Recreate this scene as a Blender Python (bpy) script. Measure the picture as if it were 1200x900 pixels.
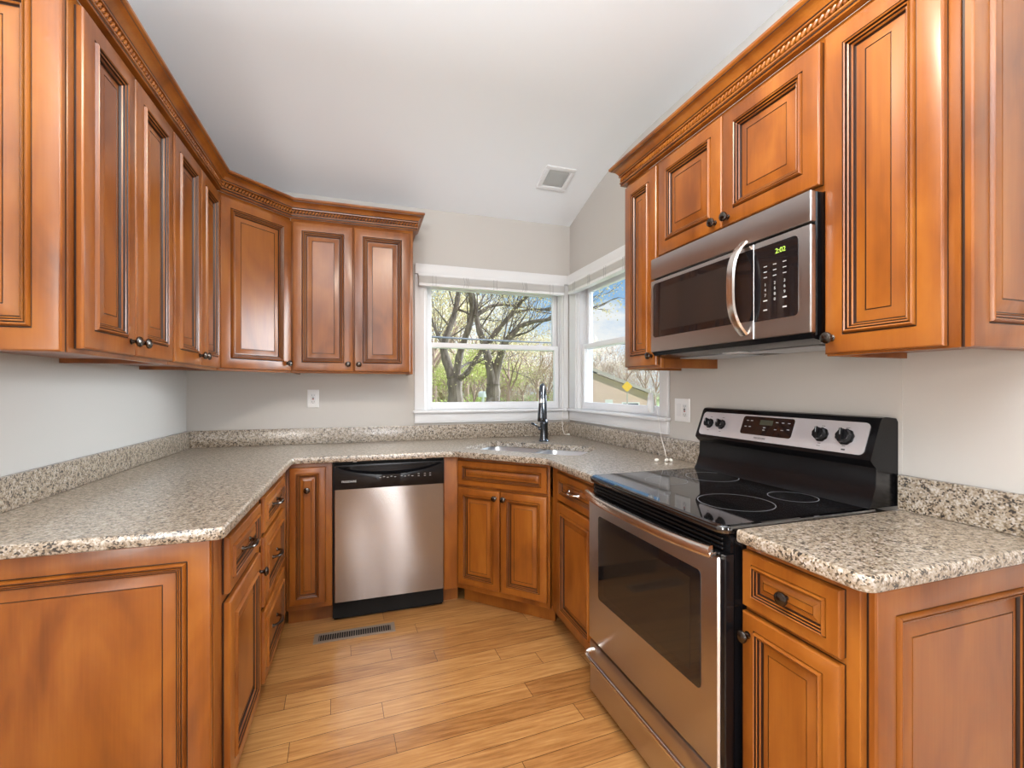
import bpy, math, random
from mathutils import Vector, Matrix
from mathutils.geometry import tessellate_polygon

for o in list(bpy.data.objects):
    bpy.data.objects.remove(o)
SC = bpy.context.scene
COL = SC.collection
PI = math.pi
R = math.radians

# ---------------------------------------------------------------- camera
F_PX = 533.0; YAW = R(18.27); EYE = 1.28; HORIZON = 455.0
cd = bpy.data.cameras.new('camera'); cam = bpy.data.objects.new('camera', cd); COL.objects.link(cam)
cd.sensor_width = 36; cd.sensor_fit = 'HORIZONTAL'; cd.lens = F_PX / 1200 * 36
cd.shift_y = 5 / 1200; cd.clip_start = 0.02; cd.clip_end = 500
cam.location = (0, 0, EYE); cam.rotation_euler = (PI / 2, 0, -YAW)
SC.camera = cam

# ---------------------------------------------------------------- exposure
SC.view_settings.view_transform = 'Standard'
SC.view_settings.look = 'None'
SC.view_settings.gamma = 1
SC.view_settings.use_curve_mapping = False
SC.view_settings.exposure = 0.0

# ---------------------------------------------------------------- sky
W = bpy.data.worlds.new('sky'); SC.world = W; W.use_nodes = True
nt = W.node_tree; nt.nodes.clear()
def wn(t, **k):
    n = nt.nodes.new(t)
    for a, b in k.items(): setattr(n, a, b)
    return n
tc = wn('ShaderNodeTexCoord'); sep = wn('ShaderNodeSeparateXYZ'); nt.links.new(tc.outputs['Generated'], sep.inputs[0])
grad = wn('ShaderNodeValToRGB')
grad.color_ramp.elements[0].position = 0.0; grad.color_ramp.elements[0].color = (.62, .76, .90, 1)
grad.color_ramp.elements[1].position = .45; grad.color_ramp.elements[1].color = (.16, .36, .74, 1)
e = grad.color_ramp.elements.new(.12); e.color = (.36, .60, .90, 1)
nt.links.new(sep.outputs['Z'], grad.inputs[0])
mp = wn('ShaderNodeMapping'); mp.inputs['Scale'].default_value = (1, 1, 2.2); mp.inputs['Location'].default_value = (.35, .1, .2)
nt.links.new(tc.outputs['Generated'], mp.inputs[0])
nz = wn('ShaderNodeTexNoise'); nz.inputs['Scale'].default_value = 3.2; nz.inputs['Detail'].default_value = 7; nz.inputs['Roughness'].default_value = .58
nt.links.new(mp.outputs[0], nz.inputs['Vector'])
cr = wn('ShaderNodeValToRGB'); cr.color_ramp.elements[0].position = .50; cr.color_ramp.elements[1].position = .64
cl = wn('ShaderNodeMath', operation='MULTIPLY_ADD'); cl.inputs[1].default_value = -.45; nt.links.new(sep.outputs['Z'], cl.inputs[0])
cl2 = wn('ShaderNodeMath', operation='ADD'); cl2.inputs[1].default_value = .115; nt.links.new(nz.outputs['Fac'], cl2.inputs[0]); nt.links.new(cl2.outputs[0], cl.inputs[2])
_k = Vector((math.sin(YAW), math.cos(YAW), 0)) + Vector((math.cos(YAW), -math.sin(YAW), 0)) * .208 + Vector((0, 0, .135))
cd1 = wn('ShaderNodeVectorMath', operation='DOT_PRODUCT'); cd1.inputs[1].default_value = _k.normalized(); nt.links.new(tc.outputs['Generated'], cd1.inputs[0])
cd2 = wn('ShaderNodeMapRange', interpolation_type='SMOOTHSTEP'); cd2.inputs[1].default_value = .9972; cd2.inputs[2].default_value = .9997; cd2.inputs[3].default_value = 0; cd2.inputs[4].default_value = .13   # one low cumulus
nt.links.new(cd1.outputs['Value'], cd2.inputs[0])
cl3 = wn('ShaderNodeMath', operation='ADD'); nt.links.new(cl.outputs[0], cl3.inputs[0]); nt.links.new(cd2.outputs[0], cl3.inputs[1])
nt.links.new(cl3.outputs[0], cr.inputs[0])
mx = wn('ShaderNodeMix', data_type='RGBA'); nt.links.new(cr.outputs[0], mx.inputs[0]); nt.links.new(grad.outputs[0], mx.inputs[6]); mx.inputs[7].default_value = (.95, .96, .98, 1)
# extra-bright zone added to the unseen right-hand sky to light the left wall
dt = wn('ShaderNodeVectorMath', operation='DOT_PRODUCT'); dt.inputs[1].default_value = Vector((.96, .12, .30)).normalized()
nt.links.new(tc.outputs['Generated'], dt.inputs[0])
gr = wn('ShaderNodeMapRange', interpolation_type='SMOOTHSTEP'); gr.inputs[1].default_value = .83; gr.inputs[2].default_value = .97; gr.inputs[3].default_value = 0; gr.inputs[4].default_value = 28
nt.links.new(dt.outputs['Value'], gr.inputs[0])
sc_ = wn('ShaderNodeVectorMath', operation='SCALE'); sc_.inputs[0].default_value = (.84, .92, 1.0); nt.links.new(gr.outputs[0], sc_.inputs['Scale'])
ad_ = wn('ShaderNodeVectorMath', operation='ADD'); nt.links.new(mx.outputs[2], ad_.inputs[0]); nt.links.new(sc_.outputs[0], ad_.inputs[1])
bg = wn('ShaderNodeBackground'); bg.inputs['Strength'].default_value = 1.0
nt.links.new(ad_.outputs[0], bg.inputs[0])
wo = wn('ShaderNodeOutputWorld'); nt.links.new(bg.outputs[0], wo.inputs[0])

# ---------------------------------------------------------------- lights
def light(name, typ, loc, direction, energy, color, **k):
    l = bpy.data.lights.new(name, typ); l.energy = energy; l.color = color
    for a, b in k.items(): setattr(l, a, b)
    o = bpy.data.objects.new(name, l); COL.objects.link(o); o.location = loc
    o.rotation_euler = Vector(direction).to_track_quat('-Z', 'Y').to_euler()
    return o
light('sun', 'SUN', (-8, -10, 14), (.45, .75, -.75), 2.2, (1, .95, .86), angle=R(1))
light('rear_fill', 'AREA', (.40, -2.8, 1.3), (0.0, 1, .0), 36, (.93, .96, 1), shape='RECTANGLE', size=.30, size_y=2.0)  # added fill behind the camera, streaks the dishwasher; no window is built there
light('left_fill', 'AREA', (-.98, -.45, 1.25), (1, .26, .0), 54, (1, .94, .87), shape='RECTANGLE', size=.8, size_y=1.1)  # added fill to brighten the right wall; no adjoining room exists here
light('ceiling_lamp', 'AREA', (.35, .75, 2.66), (.05, .12, -1), 28, (1, .84, .66), shape='DISK', size=.28)
light('ceiling_bounce_fill', 'AREA', (-.30, -.20, 1.95), (0, .10, 1), 118, (.84, .93, 1), shape='RECTANGLE', size=1.3, size_y=1.2)  # added upward fill that brightens the ceiling, no fixture behind it

# ---------------------------------------------------------------- materials
def mat(name, col=(.8, .8, .8), rough=.5, metal=0., **k):
    m = bpy.data.materials.new(name); m.use_nodes = True
    b = m.node_tree.nodes['Principled BSDF']
    b.inputs['Base Color'].default_value = (*col, 1); b.inputs['Roughness'].default_value = rough; b.inputs['Metallic'].default_value = metal
    for a, v in k.items(): b.inputs[a.replace('_', ' ')].default_value = v
    return m
def nodes(m): return m.node_tree, m.node_tree.nodes['Principled BSDF']
def nn(t, typ, **k):
    n = t.nodes.new(typ)
    for a, b in k.items(): setattr(n, a, b)
    return n
def ramp(t, stops):
    n = t.nodes.new('ShaderNodeValToRGB'); el = n.color_ramp.elements
    while len(el) < len(stops): el.new(.5)
    for e, (p, c) in zip(el, stops): e.position = p; e.color = (*c, 1)
    return n
def coords(t, scale, rot=(0, 0, 0), rand=False):
    c = nn(t, 'ShaderNodeTexCoord'); m = nn(t, 'ShaderNodeMapping'); m.inputs['Scale'].default_value = scale; m.inputs['Rotation'].default_value = rot
    if rand:
        oi = nn(t, 'ShaderNodeObjectInfo'); va = nn(t, 'ShaderNodeVectorMath', operation='SCALE'); va.inputs[0].default_value = (13, 7, 5)
        t.links.new(oi.outputs['Random'], va.inputs['Scale']); ad = nn(t, 'ShaderNodeVectorMath', operation='ADD')
        t.links.new(c.outputs['Object'], ad.inputs[0]); t.links.new(va.outputs[0], ad.inputs[1]); t.links.new(ad.outputs[0], m.inputs[0])
    else:
        t.links.new(c.outputs['Object'], m.inputs[0])
    return m
def bump(t, b, src, strength, dist=.002):
    n = nn(t, 'ShaderNodeBump'); n.inputs['Strength'].default_value = strength; n.inputs['Distance'].default_value = dist
    t.links.new(src, n.inputs['Height']); t.links.new(n.outputs[0], b.inputs['Normal'])

def wood_mat(name, dark, mid, light_, rough=.33):
    m = mat(name, mid, rough, Coat_Weight=.35, Coat_Roughness=.22); t, b = nodes(m)
    c = coords(t, (7, 7, 2.6), rand=True)
    n1 = nn(t, 'ShaderNodeTexNoise'); n1.inputs['Scale'].default_value = 1.0; n1.inputs['Detail'].default_value = 3; n1.inputs['Distortion'].default_value = .6
    t.links.new(c.outputs[0], n1.inputs['Vector'])
    c2 = coords(t, (160, 160, 6), rand=True)
    n2 = nn(t, 'ShaderNodeTexNoise'); n2.inputs['Scale'].default_value = 1.0; n2.inputs['Detail'].default_value = 3
    t.links.new(c2.outputs[0], n2.inputs['Vector'])
    mix = nn(t, 'ShaderNodeMath', operation='MULTIPLY_ADD'); mix.inputs[1].default_value = .15
    t.links.new(n2.outputs['Fac'], mix.inputs[0]); t.links.new(n1.outputs['Fac'], mix.inputs[2])
    r = ramp(t, [(.36, dark), (.58, mid), (.80, light_)]); t.links.new(mix.outputs[0], r.inputs[0])
    t.links.new(r.outputs[0], b.inputs['Base Color'])
    return m
M = {}
M['wood'] = wood_mat('maple_wood', (.155, .040, .0042), (.255, .074, .0078), (.335, .112, .0145))
M['glaze'] = mat('dark_glaze_and_gap_shade', (.022, .007, .003), .4)
M['wood_under'] = mat('cabinet_underside_wood', (.20, .075, .025), .55)

m = M['granite'] = mat('granite', (.6, .55, .48), .30, Coat_Weight=.8, Coat_Roughness=.19, Coat_IOR=1.65); t, b = nodes(m)
c = coords(t, (1, 1, 1))
v1 = nn(t, 'ShaderNodeTexVoronoi'); v1.inputs['Scale'].default_value = 235; t.links.new(c.outputs[0], v1.inputs['Vector'])
sx = nn(t, 'ShaderNodeSeparateColor'); t.links.new(v1.outputs['Color'], sx.inputs[0])
r1 = ramp(t, [(0, (.015, .014, .013)), (.15, (.045, .036, .03)), (.27, (.15, .115, .08)), (.42, (.29, .225, .155)), (.68, (.37, .315, .25)), (1, (.52, .475, .43))])
n1 = nn(t, 'ShaderNodeTexNoise'); n1.inputs['Scale'].default_value = 60; n1.inputs['Detail'].default_value = 4; t.links.new(c.outputs[0], n1.inputs['Vector'])
ma = nn(t, 'ShaderNodeMath', operation='MULTIPLY_ADD'); ma.inputs[1].default_value = .75
sub = nn(t, 'ShaderNodeMath', operation='MULTIPLY_ADD'); sub.inputs[1].default_value = 1.5; sub.inputs[2].default_value = -.62
t.links.new(n1.outputs['Fac'], sub.inputs[0]); t.links.new(sx.outputs[0], ma.inputs[0]); t.links.new(sub.outputs[0], ma.inputs[2])
t.links.new(ma.outputs[0], r1.inputs[0]); t.links.new(r1.outputs[0], b.inputs['Base Color'])

def steel(name, col, rough, axis, wave=0.):
    m = mat(name, col, rough, 1.0); t, b = nodes(m)
    s = [420, 420, 420]; s[axis] = 3
    c = coords(t, s); n = nn(t, 'ShaderNodeTexNoise'); n.inputs['Scale'].default_value = 1; n.inputs['Detail'].default_value = 2
    t.links.new(c.outputs[0], n.inputs['Vector'])
    mr = nn(t, 'ShaderNodeMapRange'); mr.inputs[3].default_value = rough - .01; mr.inputs[4].default_value = rough + .012
    t.links.new(n.outputs['Fac'], mr.inputs[0]); t.links.new(mr.outputs[0], b.inputs['Roughness'])
    b.inputs['Anisotropic'].default_value = .85
    tv = nn(t, 'ShaderNodeCombineXYZ'); tv.inputs[2].default_value = 1; t.links.new(tv.outputs[0], b.inputs['Tangent'])
    if wave:
        c2 = coords(t, (3.2, 3.2, 2.0)); n2 = nn(t, 'ShaderNodeTexNoise'); n2.inputs['Scale'].default_value = 1; n2.inputs['Detail'].default_value = 0
        t.links.new(c2.outputs[0], n2.inputs['Vector']); bump(t, b, n2.outputs['Fac'], wave, .06)
    return m
M['steel'] = steel('brushed_steel', (.56, .52, .505), .30, 0)
M['steel_dw'] = steel('brushed_steel_door', (.345, .315, .298), .22, 0, .22)
M['steel_panel'] = steel('brushed_steel_backguard', (.66, .635, .66), .38, 0)
M['steel_panel'].node_tree.nodes['Principled BSDF'].inputs['Metallic'].default_value = .55
M['steel_handle'] = mat('satin_steel_bar', (.86, .82, .78), .22, 1.)
M['steel_sink'] = mat('sink_steel', (.56, .59, .63), .34, .9)
M['chrome'] = mat('polished_metal', (.78, .77, .76), .12, 1.)
M['gunmetal'] = mat('dark_polished_metal', (.10, .11, .125), .13, 1.)
M['bronze'] = mat('dark_bronze', (.10, .085, .075), .24, 1.)
M['black'] = mat('black_plastic', (.005, .005, .006), .20, Specular_IOR_Level=.28)
M['black_matte'] = mat('black_matte', (.008, .008, .008), .55, Specular_IOR_Level=.2)
M['black_glass'] = mat('black_glass', (.008, .007, .008), .04, Coat_Weight=.4, Coat_Roughness=.02)
M['cooktop_glass'] = mat('cooktop_glass', (.006, .006, .007), .035, IOR=1.95)
M['oven_glass'] = mat('oven_window_glass', (.020, .014, .010), .06)
M['mesh_glass'] = mat('microwave_window_glass', (.020, .016, .015), .10)
M['ring'] = mat('burner_marking', (.30, .32, .35), .3)
M['mark'] = mat('printed_marking', (.42, .42, .42), .5)
M['mark_dark'] = mat('printed_marking_dark', (.05, .05, .05), .5)
M['red'] = mat('red_button', (.35, .03, .02), .4)
M['display'] = mat('display_digits', (.1, .2, .02), .4, Emission_Color=(.62, .85, .12, 1), Emission_Strength=1.2)
M['lcd'] = mat('dim_display', (.05, .055, .04), .2)
M['white'] = mat('white_trim_paint', (.74, .745, .755), .32)
M['vinyl'] = mat('white_window_vinyl', (.80, .81, .83), .3)
M['slat'] = mat('white_blind_slat', (.74, .73, .71), .4)
M['tape'] = mat('blind_cord_white', (.86, .85, .82), .6)
M['cord_grey'] = mat('grey_ladder_cord', (.42, .42, .42), .6)
M['frosted'] = mat('clear_plastic', (.84, .86, .88), .15, Transmission_Weight=.15, IOR=1.3)
M['plate'] = mat('white_plate_plastic', (.80, .80, .80), .3)
M['ceiling'] = mat('ceiling_paint', (.84, .87, .90), .7)
M['register'] = mat('brown_register_metal', (.27, .21, .165), .45, .3)
M['lens'] = mat('grey_lens', (.42, .43, .42), .25)

def wall_mat(name, col):
    m = mat(name, col, .6); t, b = nodes(m)
    c = coords(t, (1, 1, 1)); n = nn(t, 'ShaderNodeTexNoise'); n.inputs['Scale'].default_value = 180; n.inputs['Detail'].default_value = 2
    t.links.new(c.outputs[0], n.inputs['Vector']); bump(t, b, n.outputs['Fac'], .12, .001)
    return m
M['wall'] = wall_mat('greige_wall_paint', (.535, .51, .478)); M['wall_tan'] = wall_mat('tan_wall_paint', (.24, .17, .12))

m = M['floor'] = mat('bamboo_floor', (.5, .3, .12), .3, Coat_Weight=.25, Coat_Roughness=.15); t, b = nodes(m)
c = coords(t, (1, 1, 1), (0, 0, R(-3)))
def mth(op, a, b_=None, c0=None):
    n = nn(t, 'ShaderNodeMath', operation=op)
    for k, v in enumerate((a, b_, c0)):
        if v is None: continue
        if isinstance(v, (int, float)): n.inputs[k].default_value = v
        else: t.links.new(v, n.inputs[k])
    return n.outputs[0]
sxyz = nn(t, 'ShaderNodeSeparateXYZ'); t.links.new(c.outputs[0], sxyz.inputs[0])
PWID, PLEN = .096, .92
yr = mth('DIVIDE', sxyz.outputs['Y'], PWID); row = mth('FLOOR', yr); fy = mth('FRACT', yr)
w1 = nn(t, 'ShaderNodeTexWhiteNoise', noise_dimensions='1D'); t.links.new(row, w1.inputs['W'])
xr0 = mth('ADD', mth('DIVIDE', sxyz.outputs['X'], PLEN), mth('MULTIPLY', w1.outputs['Value'], 7.0)); colm = mth('FLOOR', xr0); fx_ = mth('FRACT', xr0)
cmb = nn(t, 'ShaderNodeCombineXYZ'); t.links.new(row, cmb.inputs[0]); t.links.new(colm, cmb.inputs[1])
w2 = nn(t, 'ShaderNodeTexWhiteNoise', noise_dimensions='3D'); t.links.new(cmb.outputs[0], w2.inputs['Vector'])
gapy = mth('MULTIPLY', mth('MINIMUM', fy, mth('SUBTRACT', 1, fy)), PWID); gapx = mth('MULTIPLY', mth('MINIMUM', fx_, mth('SUBTRACT', 1, fx_)), PLEN)
gap = mth('LESS_THAN', mth('MINIMUM', gapy, gapx), .0011)
rp = ramp(t, [(0, (.26, .105, .028)), (.5, (.41, .195, .062)), (1, (.55, .295, .108))])
c2 = coords(t, (2.2, 30, 1), (0, 0, R(-3))); n1 = nn(t, 'ShaderNodeTexNoise'); n1.inputs['Scale'].default_value = 2.4; n1.inputs['Detail'].default_value = 6; n1.inputs['Roughness'].default_value = .62
ofs = nn(t, 'ShaderNodeVectorMath', operation='MULTIPLY_ADD'); ofs.inputs[1].default_value = (37, 23, 0)
t.links.new(w2.outputs['Color'], ofs.inputs[0]); t.links.new(c2.outputs[0], ofs.inputs[2]); t.links.new(ofs.outputs[0], n1.inputs['Vector'])
tone = mth('MULTIPLY_ADD', w2.outputs['Value'], .55, mth('MULTIPLY_ADD', n1.outputs['Fac'], 2.0, -.78))
t.links.new(tone, rp.inputs[0])
mxc = nn(t, 'ShaderNodeMix', data_type='RGBA'); mxc.inputs[7].default_value = (.08, .034, .011, 1)
t.links.new(gap, mxc.inputs[0]); t.links.new(rp.outputs[0], mxc.inputs[6]); t.links.new(mxc.outputs[2], b.inputs['Base Color'])

m = M['pane'] = bpy.data.materials.new('window_glass'); m.use_nodes = True; t = m.node_tree; t.nodes.clear()
tr = nn(t, 'ShaderNodeBsdfTransparent'); tr.inputs[0].default_value = (.97, .98, .97, 1)
gl = nn(t, 'ShaderNodeBsdfGlossy'); gl.inputs['Roughness'].default_value = .02
fr = nn(t, 'ShaderNodeFresnel'); fr.inputs[0].default_value = 1.35
ms = nn(t, 'ShaderNodeMixShader'); out = nn(t, 'ShaderNodeOutputMaterial')
ge = nn(t, 'ShaderNodeNewGeometry'); fm = nn(t, 'ShaderNodeMath', operation='SUBTRACT'); fm.inputs[0].default_value = 1; t.links.new(ge.outputs['Backfacing'], fm.inputs[1])
fq = nn(t, 'ShaderNodeMath', operation='MULTIPLY'); t.links.new(fr.outputs[0], fq.inputs[0]); t.links.new(fm.outputs[0], fq.inputs[1])
t.links.new(fq.outputs[0], ms.inputs[0]); t.links.new(tr.outputs[0], ms.inputs[1]); t.links.new(gl.outputs[0], ms.inputs[2]); t.links.new(ms.outputs[0], out.inputs[0])

def bark_mat(name, a, c_):
    m = mat(name, a, .9); t, b = nodes(m); c = coords(t, (9, 9, 1.6)); n = nn(t, 'ShaderNodeTexNoise'); n.inputs['Scale'].default_value = 1.5; n.inputs['Detail'].default_value = 5
    t.links.new(c.outputs[0], n.inputs['Vector']); r = ramp(t, [(.35, a), (.7, c_)]); t.links.new(n.outputs['Fac'], r.inputs[0]); t.links.new(r.outputs[0], b.inputs['Base Color'])
    return m
M['bark'] = bark_mat('grey_brown_bark', (.10, .075, .058), (.235, .185, .145))
M['twig'] = mat('reddish_twigs', (.36, .25, .19), .9)
M['bud_cream'] = mat('cream_spring_buds', (.82, .70, .42), .8)
M['bud_green'] = mat('yellow_green_buds', (.58, .60, .20), .8)
M['bud_brown'] = mat('brown_spring_buds', (.52, .37, .26), .8)
M['shrub'] = mat('fresh_green_leaves', (.42, .52, .12), .8)
M['lawn'] = mat('lawn_grass', (.26, .32, .10), .95)
M['roof'] = mat('grey_shingles', (.52, .46, .41), .9)
M['siding'] = mat('pale_pink_brick', (.74, .54, .47), .9)
M['siding_white'] = mat('white_siding', (.80, .80, .78), .8)
M['sign_yellow'] = mat('yellow_sign', (.90, .55, .04), .5)
M['wire'] = mat('utility_cable', (.16, .17, .20), .7)

# ---------------------------------------------------------------- mesh helpers
class MB:
    def __init__(s): s.v = []; s.f = []; s.m = []; s.T = Matrix.Identity(4)
    def add(s, vs, fs, mi=0):
        n = len(s.v); s.v += [tuple(s.T @ Vector(p)) for p in vs]
        s.f += [[n + i for i in f] for f in fs]; s.m += [mi] * len(fs) if isinstance(mi, int) else list(mi)
        return s
    def box(s, x0, x1, y0, y1, z0, z1, mi=0):
        return s.add([(x0, y0, z0), (x1, y0, z0), (x1, y1, z0), (x0, y1, z0), (x0, y0, z1), (x1, y0, z1), (x1, y1, z1), (x0, y1, z1)],
                     [(0, 3, 2, 1), (4, 5, 6, 7), (0, 1, 5, 4), (1, 2, 6, 5), (2, 3, 7, 6), (3, 0, 4, 7)], mi)
    def loops(s, loops, mi=0, cap0=True, cap1=True, closed=True):
        n = len(loops[0]); vs = [p for l in loops for p in l]; fs = []; ms = []
        for k in range(len(loops) - 1):
            for i in range(n if closed else n - 1):
                j = (i + 1) % n
                fs.append((k * n + i, k * n + j, (k + 1) * n + j, (k + 1) * n + i)); ms.append(mi if isinstance(mi, int) else mi[k])
        if cap0: fs.append(tuple(reversed(range(n)))); ms.append(mi if isinstance(mi, int) else mi[0])
        if cap1: fs.append(tuple((len(loops) - 1) * n + i for i in range(n))); ms.append(mi if isinstance(mi, int) else mi[-1])
        return s.add(vs, fs, ms)
    def rbox(s, x0, x1, y0, y1, z0, z1, b=.003, mi=0):
        def L(i, z):
            X0, X1, Y0, Y1 = x0 + i, x1 - i, y0 + i, y1 - i; c = b if i == 0 else b * .6
            return [(X0 + c, Y0, z), (X1 - c, Y0, z), (X1, Y0 + c, z), (X1, Y1 - c, z), (X1 - c, Y1, z), (X0 + c, Y1, z), (X0, Y1 - c, z), (X0, Y0 + c, z)]
        return s.loops([L(b, z0), L(b * .3, z0 + b * .3), L(0, z0 + b), L(0, z1 - b), L(b * .3, z1 - b * .3), L(b, z1)], mi)
    def prism(s, poly, z0, z1, mi=0):
        return s.loops([[(x, y, z0) for x, y in poly], [(x, y, z1) for x, y in poly]], mi)
    def tube(s, pts, r, n=10, mi=0, ry=None):
        pts = [Vector(p) for p in pts]; rr = r if isinstance(r, (list, tuple)) else [r] * len(pts); L = []; prev = None
        for i, p in enumerate(pts):
            d = (pts[min(i + 1, len(pts) - 1)] - pts[max(i - 1, 0)]).normalized()
            if prev is None:
                up = Vector((0, 0, 1)) if abs(d.z) < .9 else Vector((1, 0, 0)); a = d.cross(up).normalized()
            else: a = (prev - d * prev.dot(d)).normalized()
            prev = a; b_ = d.cross(a)
            q = ry if ry else 1
            L.append([tuple(p + (a * math.cos(2 * PI * k / n) * rr[i] + b_ * math.sin(2 * PI * k / n) * rr[i] * q)) for k in range(n)])
        return s.loops(L, mi)
    def lathe(s, prof, n=20, mi=0, axis='z', c=(0, 0, 0)):
        L = []
        for r_, h in prof:
            ring = []
            for k in range(n):
                a = 2 * PI * k / n; x, y = r_ * math.cos(a), r_ * math.sin(a)
                p = (x, y, h) if axis == 'z' else ((x, -h, y) if axis == '-y' else (h, x, y))
                ring.append((p[0] + c[0], p[1] + c[1], p[2] + c[2]))
            L.append(ring)
        return s.loops(L, mi)
    def build(s, name, mats, parent=None, loc=(0, 0, 0), rz=0, smooth=True, angle=32):
        me = bpy.data.meshes.new(name); me.from_pydata(s.v, [], s.f); me.update()
        for mm_ in (mats if isinstance(mats, (list, tuple)) else [mats]): me.materials.append(M[mm_])
        me.polygons.foreach_set('material_index', s.m)
        import bmesh
        bm = bmesh.new(); bm.from_mesh(me); bmesh.ops.recalc_face_normals(bm, faces=bm.faces); bm.to_mesh(me); bm.free()
        if smooth:
            me.polygons.foreach_set('use_smooth', [True] * len(me.polygons)); me.set_sharp_from_angle(angle=R(angle))
        o = bpy.data.objects.new(name, me); COL.objects.link(o)
        if parent: o.parent = parent
        o.location = loc; o.rotation_euler = (0, 0, rz)
        return o
def raw(name, vs, fs, mats, parent=None, mi=None):
    me = bpy.data.meshes.new(name); me.from_pydata(vs, [], fs)
    for mm_ in (mats if isinstance(mats, (list, tuple)) else [mats]): me.materials.append(M[mm_])
    if mi: me.polygons.foreach_set('material_index', mi)
    o = bpy.data.objects.new(name, me); COL.objects.link(o)
    if parent: o.parent = parent
    return o
def tag(o, label=None, cat=None, group=None, kind=None):
    for k, v in (('label', label), ('category', cat), ('group', group), ('kind', kind)):
        if v: o[k] = v
    return o
def thing(name, label, cat, loc=(0, 0, 0), rz=0, group=None, kind=None):
    o = bpy.data.objects.new(name, None); COL.objects.link(o); o.empty_display_size = .1
    o.location = loc; o.rotation_euler = (0, 0, rz)
    return tag(o, label, cat, group, kind)
def struct(o): o['kind'] = 'structure'; return o
def text(name, body, size, loc, parent, material, rot=(PI / 2, 0, 0), bold=0., align='CENTER'):
    cu = bpy.data.curves.new(name, 'FONT'); cu.body = body; cu.size = size; cu.extrude = .0003; cu.offset = bold; cu.align_x = align; cu.align_y = 'CENTER'
    tmp = bpy.data.objects.new(name, cu); COL.objects.link(tmp)
    dg = bpy.context.evaluated_depsgraph_get(); me = bpy.data.meshes.new_from_object(tmp.evaluated_get(dg))
    bpy.data.objects.remove(tmp)
    me.materials.clear(); me.materials.append(M[material])
    o = bpy.data.objects.new(name, me); COL.objects.link(o); o.parent = parent; o.location = loc; o.rotation_euler = rot
    return o
def offset_poly(poly, d):
    n = len(poly); out = []
    for i in range(n):
        p0, p1, p2 = Vector(poly[i - 1]), Vector(poly[i]), Vector(poly[(i + 1) % n])
        a = (p1 - p0).normalized(); c_ = (p2 - p1).normalized()
        na, nc = Vector((-a.y, a.x)), Vector((-c_.y, c_.x))   # inward for counter-clockwise
        k = (na + nc); k = k / max(k.dot(k) / 2, .2)
        out.append(tuple(p1 + k * d))
    return out
def round_poly(poly, radii, n=6):
    out = []; N = len(poly)
    for i, p in enumerate(poly):
        r = radii[i] if isinstance(radii, (list, tuple)) else radii
        p = Vector(p)
        if r <= 0: out.append(tuple(p)); continue
        a = (Vector(poly[i - 1]) - p).normalized(); c_ = (Vector(poly[(i + 1) % N]) - p).normalized()
        ang = a.angle(c_); dd = r / math.tan(ang / 2)
        s_, e_ = p + a * dd, p + c_ * dd
        ctr = p + (a + c_).normalized() * (r / math.sin(ang / 2))
        for k in range(n + 1):
            q = s_.lerp(e_, k / n); out.append(tuple(ctr + (q - ctr).normalized() * r))
    return out
def slab(mb, poly, rows, hole=None, mi=0):
    """rows: (inset, z) from bottom to top; poly counter-clockwise; optional hole polygon."""
    n = len(poly)
    L = [[(x, y, z) for x, y in offset_poly(poly, i)] for i, z in rows]
    mb.loops(L, mi, cap0=False, cap1=False)
    for k, zi in ((0, 0), (-1, -1)):
        outer = [Vector(p) for p in L[k]]; z = rows[k][1]
        polys = [outer]
        if hole: polys.append([Vector((x, y, z)) for x, y in hole])
        flat = [v for q in polys for v in q]
        mb.add([tuple(v) for v in flat], [tuple(tr) for tr in tessellate_polygon(polys)], mi)
    if hole:
        mb.loops([[(x, y, rows[0][1]) for x, y in hole], [(x, y, rows[-1][1]) for x, y in hole]], mi, cap0=False, cap1=False)

# raised panel with an applied stepped moulding and dark glaze in the grooves: (inset, projection, material)
PROFILE = [(0, 0, 1), (0, .0045, 1), (0, .0150, 0), (.0022, .0180, 0), (.0035, .0192, 0), (.0055, .020, 0), (.050, .020, 0), (.0515, .0165, 1), (.0535, .0165, 1), (.0555, .0240, 0), (.0585, .0275, 0), (.0615, .0255, 0),  # outermost dark band paints the shade of the gap around each front
           (.0630, .0200, 1), (.0648, .0200, 1), (.0660, .0230, 0), (.0690, .0215, 0), (.0702, .0165, 1), (.0720, .0165, 1), (.0735, .0175, 0), (.0760, .0145, 0),
           (.0775, .0085, 1), (.0800, .0080, 1), (.083, .0085, 0), (.1060, .0155, 0), (.1066, .0138, 1), (.1088, .0138, 1), (.1092, .0155, 0)]
def panel(mb, o, ux, uz, w, h, s=1.0, back=0., frame=None):
    o, ux, uz = Vector(o), Vector(ux), Vector(uz); n = ux.cross(uz)
    extra = (frame - .050 * s) if frame else 0
    L = []; ms = []
    for k, (i, p, g) in enumerate(PROFILE):
        i = i * s + (extra if i >= .049 else 0)
        L.append([tuple(o + ux * a + uz * c_ + n * (p + back)) for a, c_ in ((i, i), (w - i, i), (w - i, h - i), (i, h - i))])
        if k: ms.append(g)
    mb.loops(L, ms)
def knob(parent, x, y, z, label=None):
    k = MB().lathe([(.0085, 0), (.0095, .002), (.006, .004), (.0055, .012), (.009, .016), (.0155, .019), (.0165, .023), (.015, .027), (.009, .030), (.002, .031)], 18, 0, '-y', (x, y, z))
    return k.build('knob', 'bronze', parent)
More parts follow.
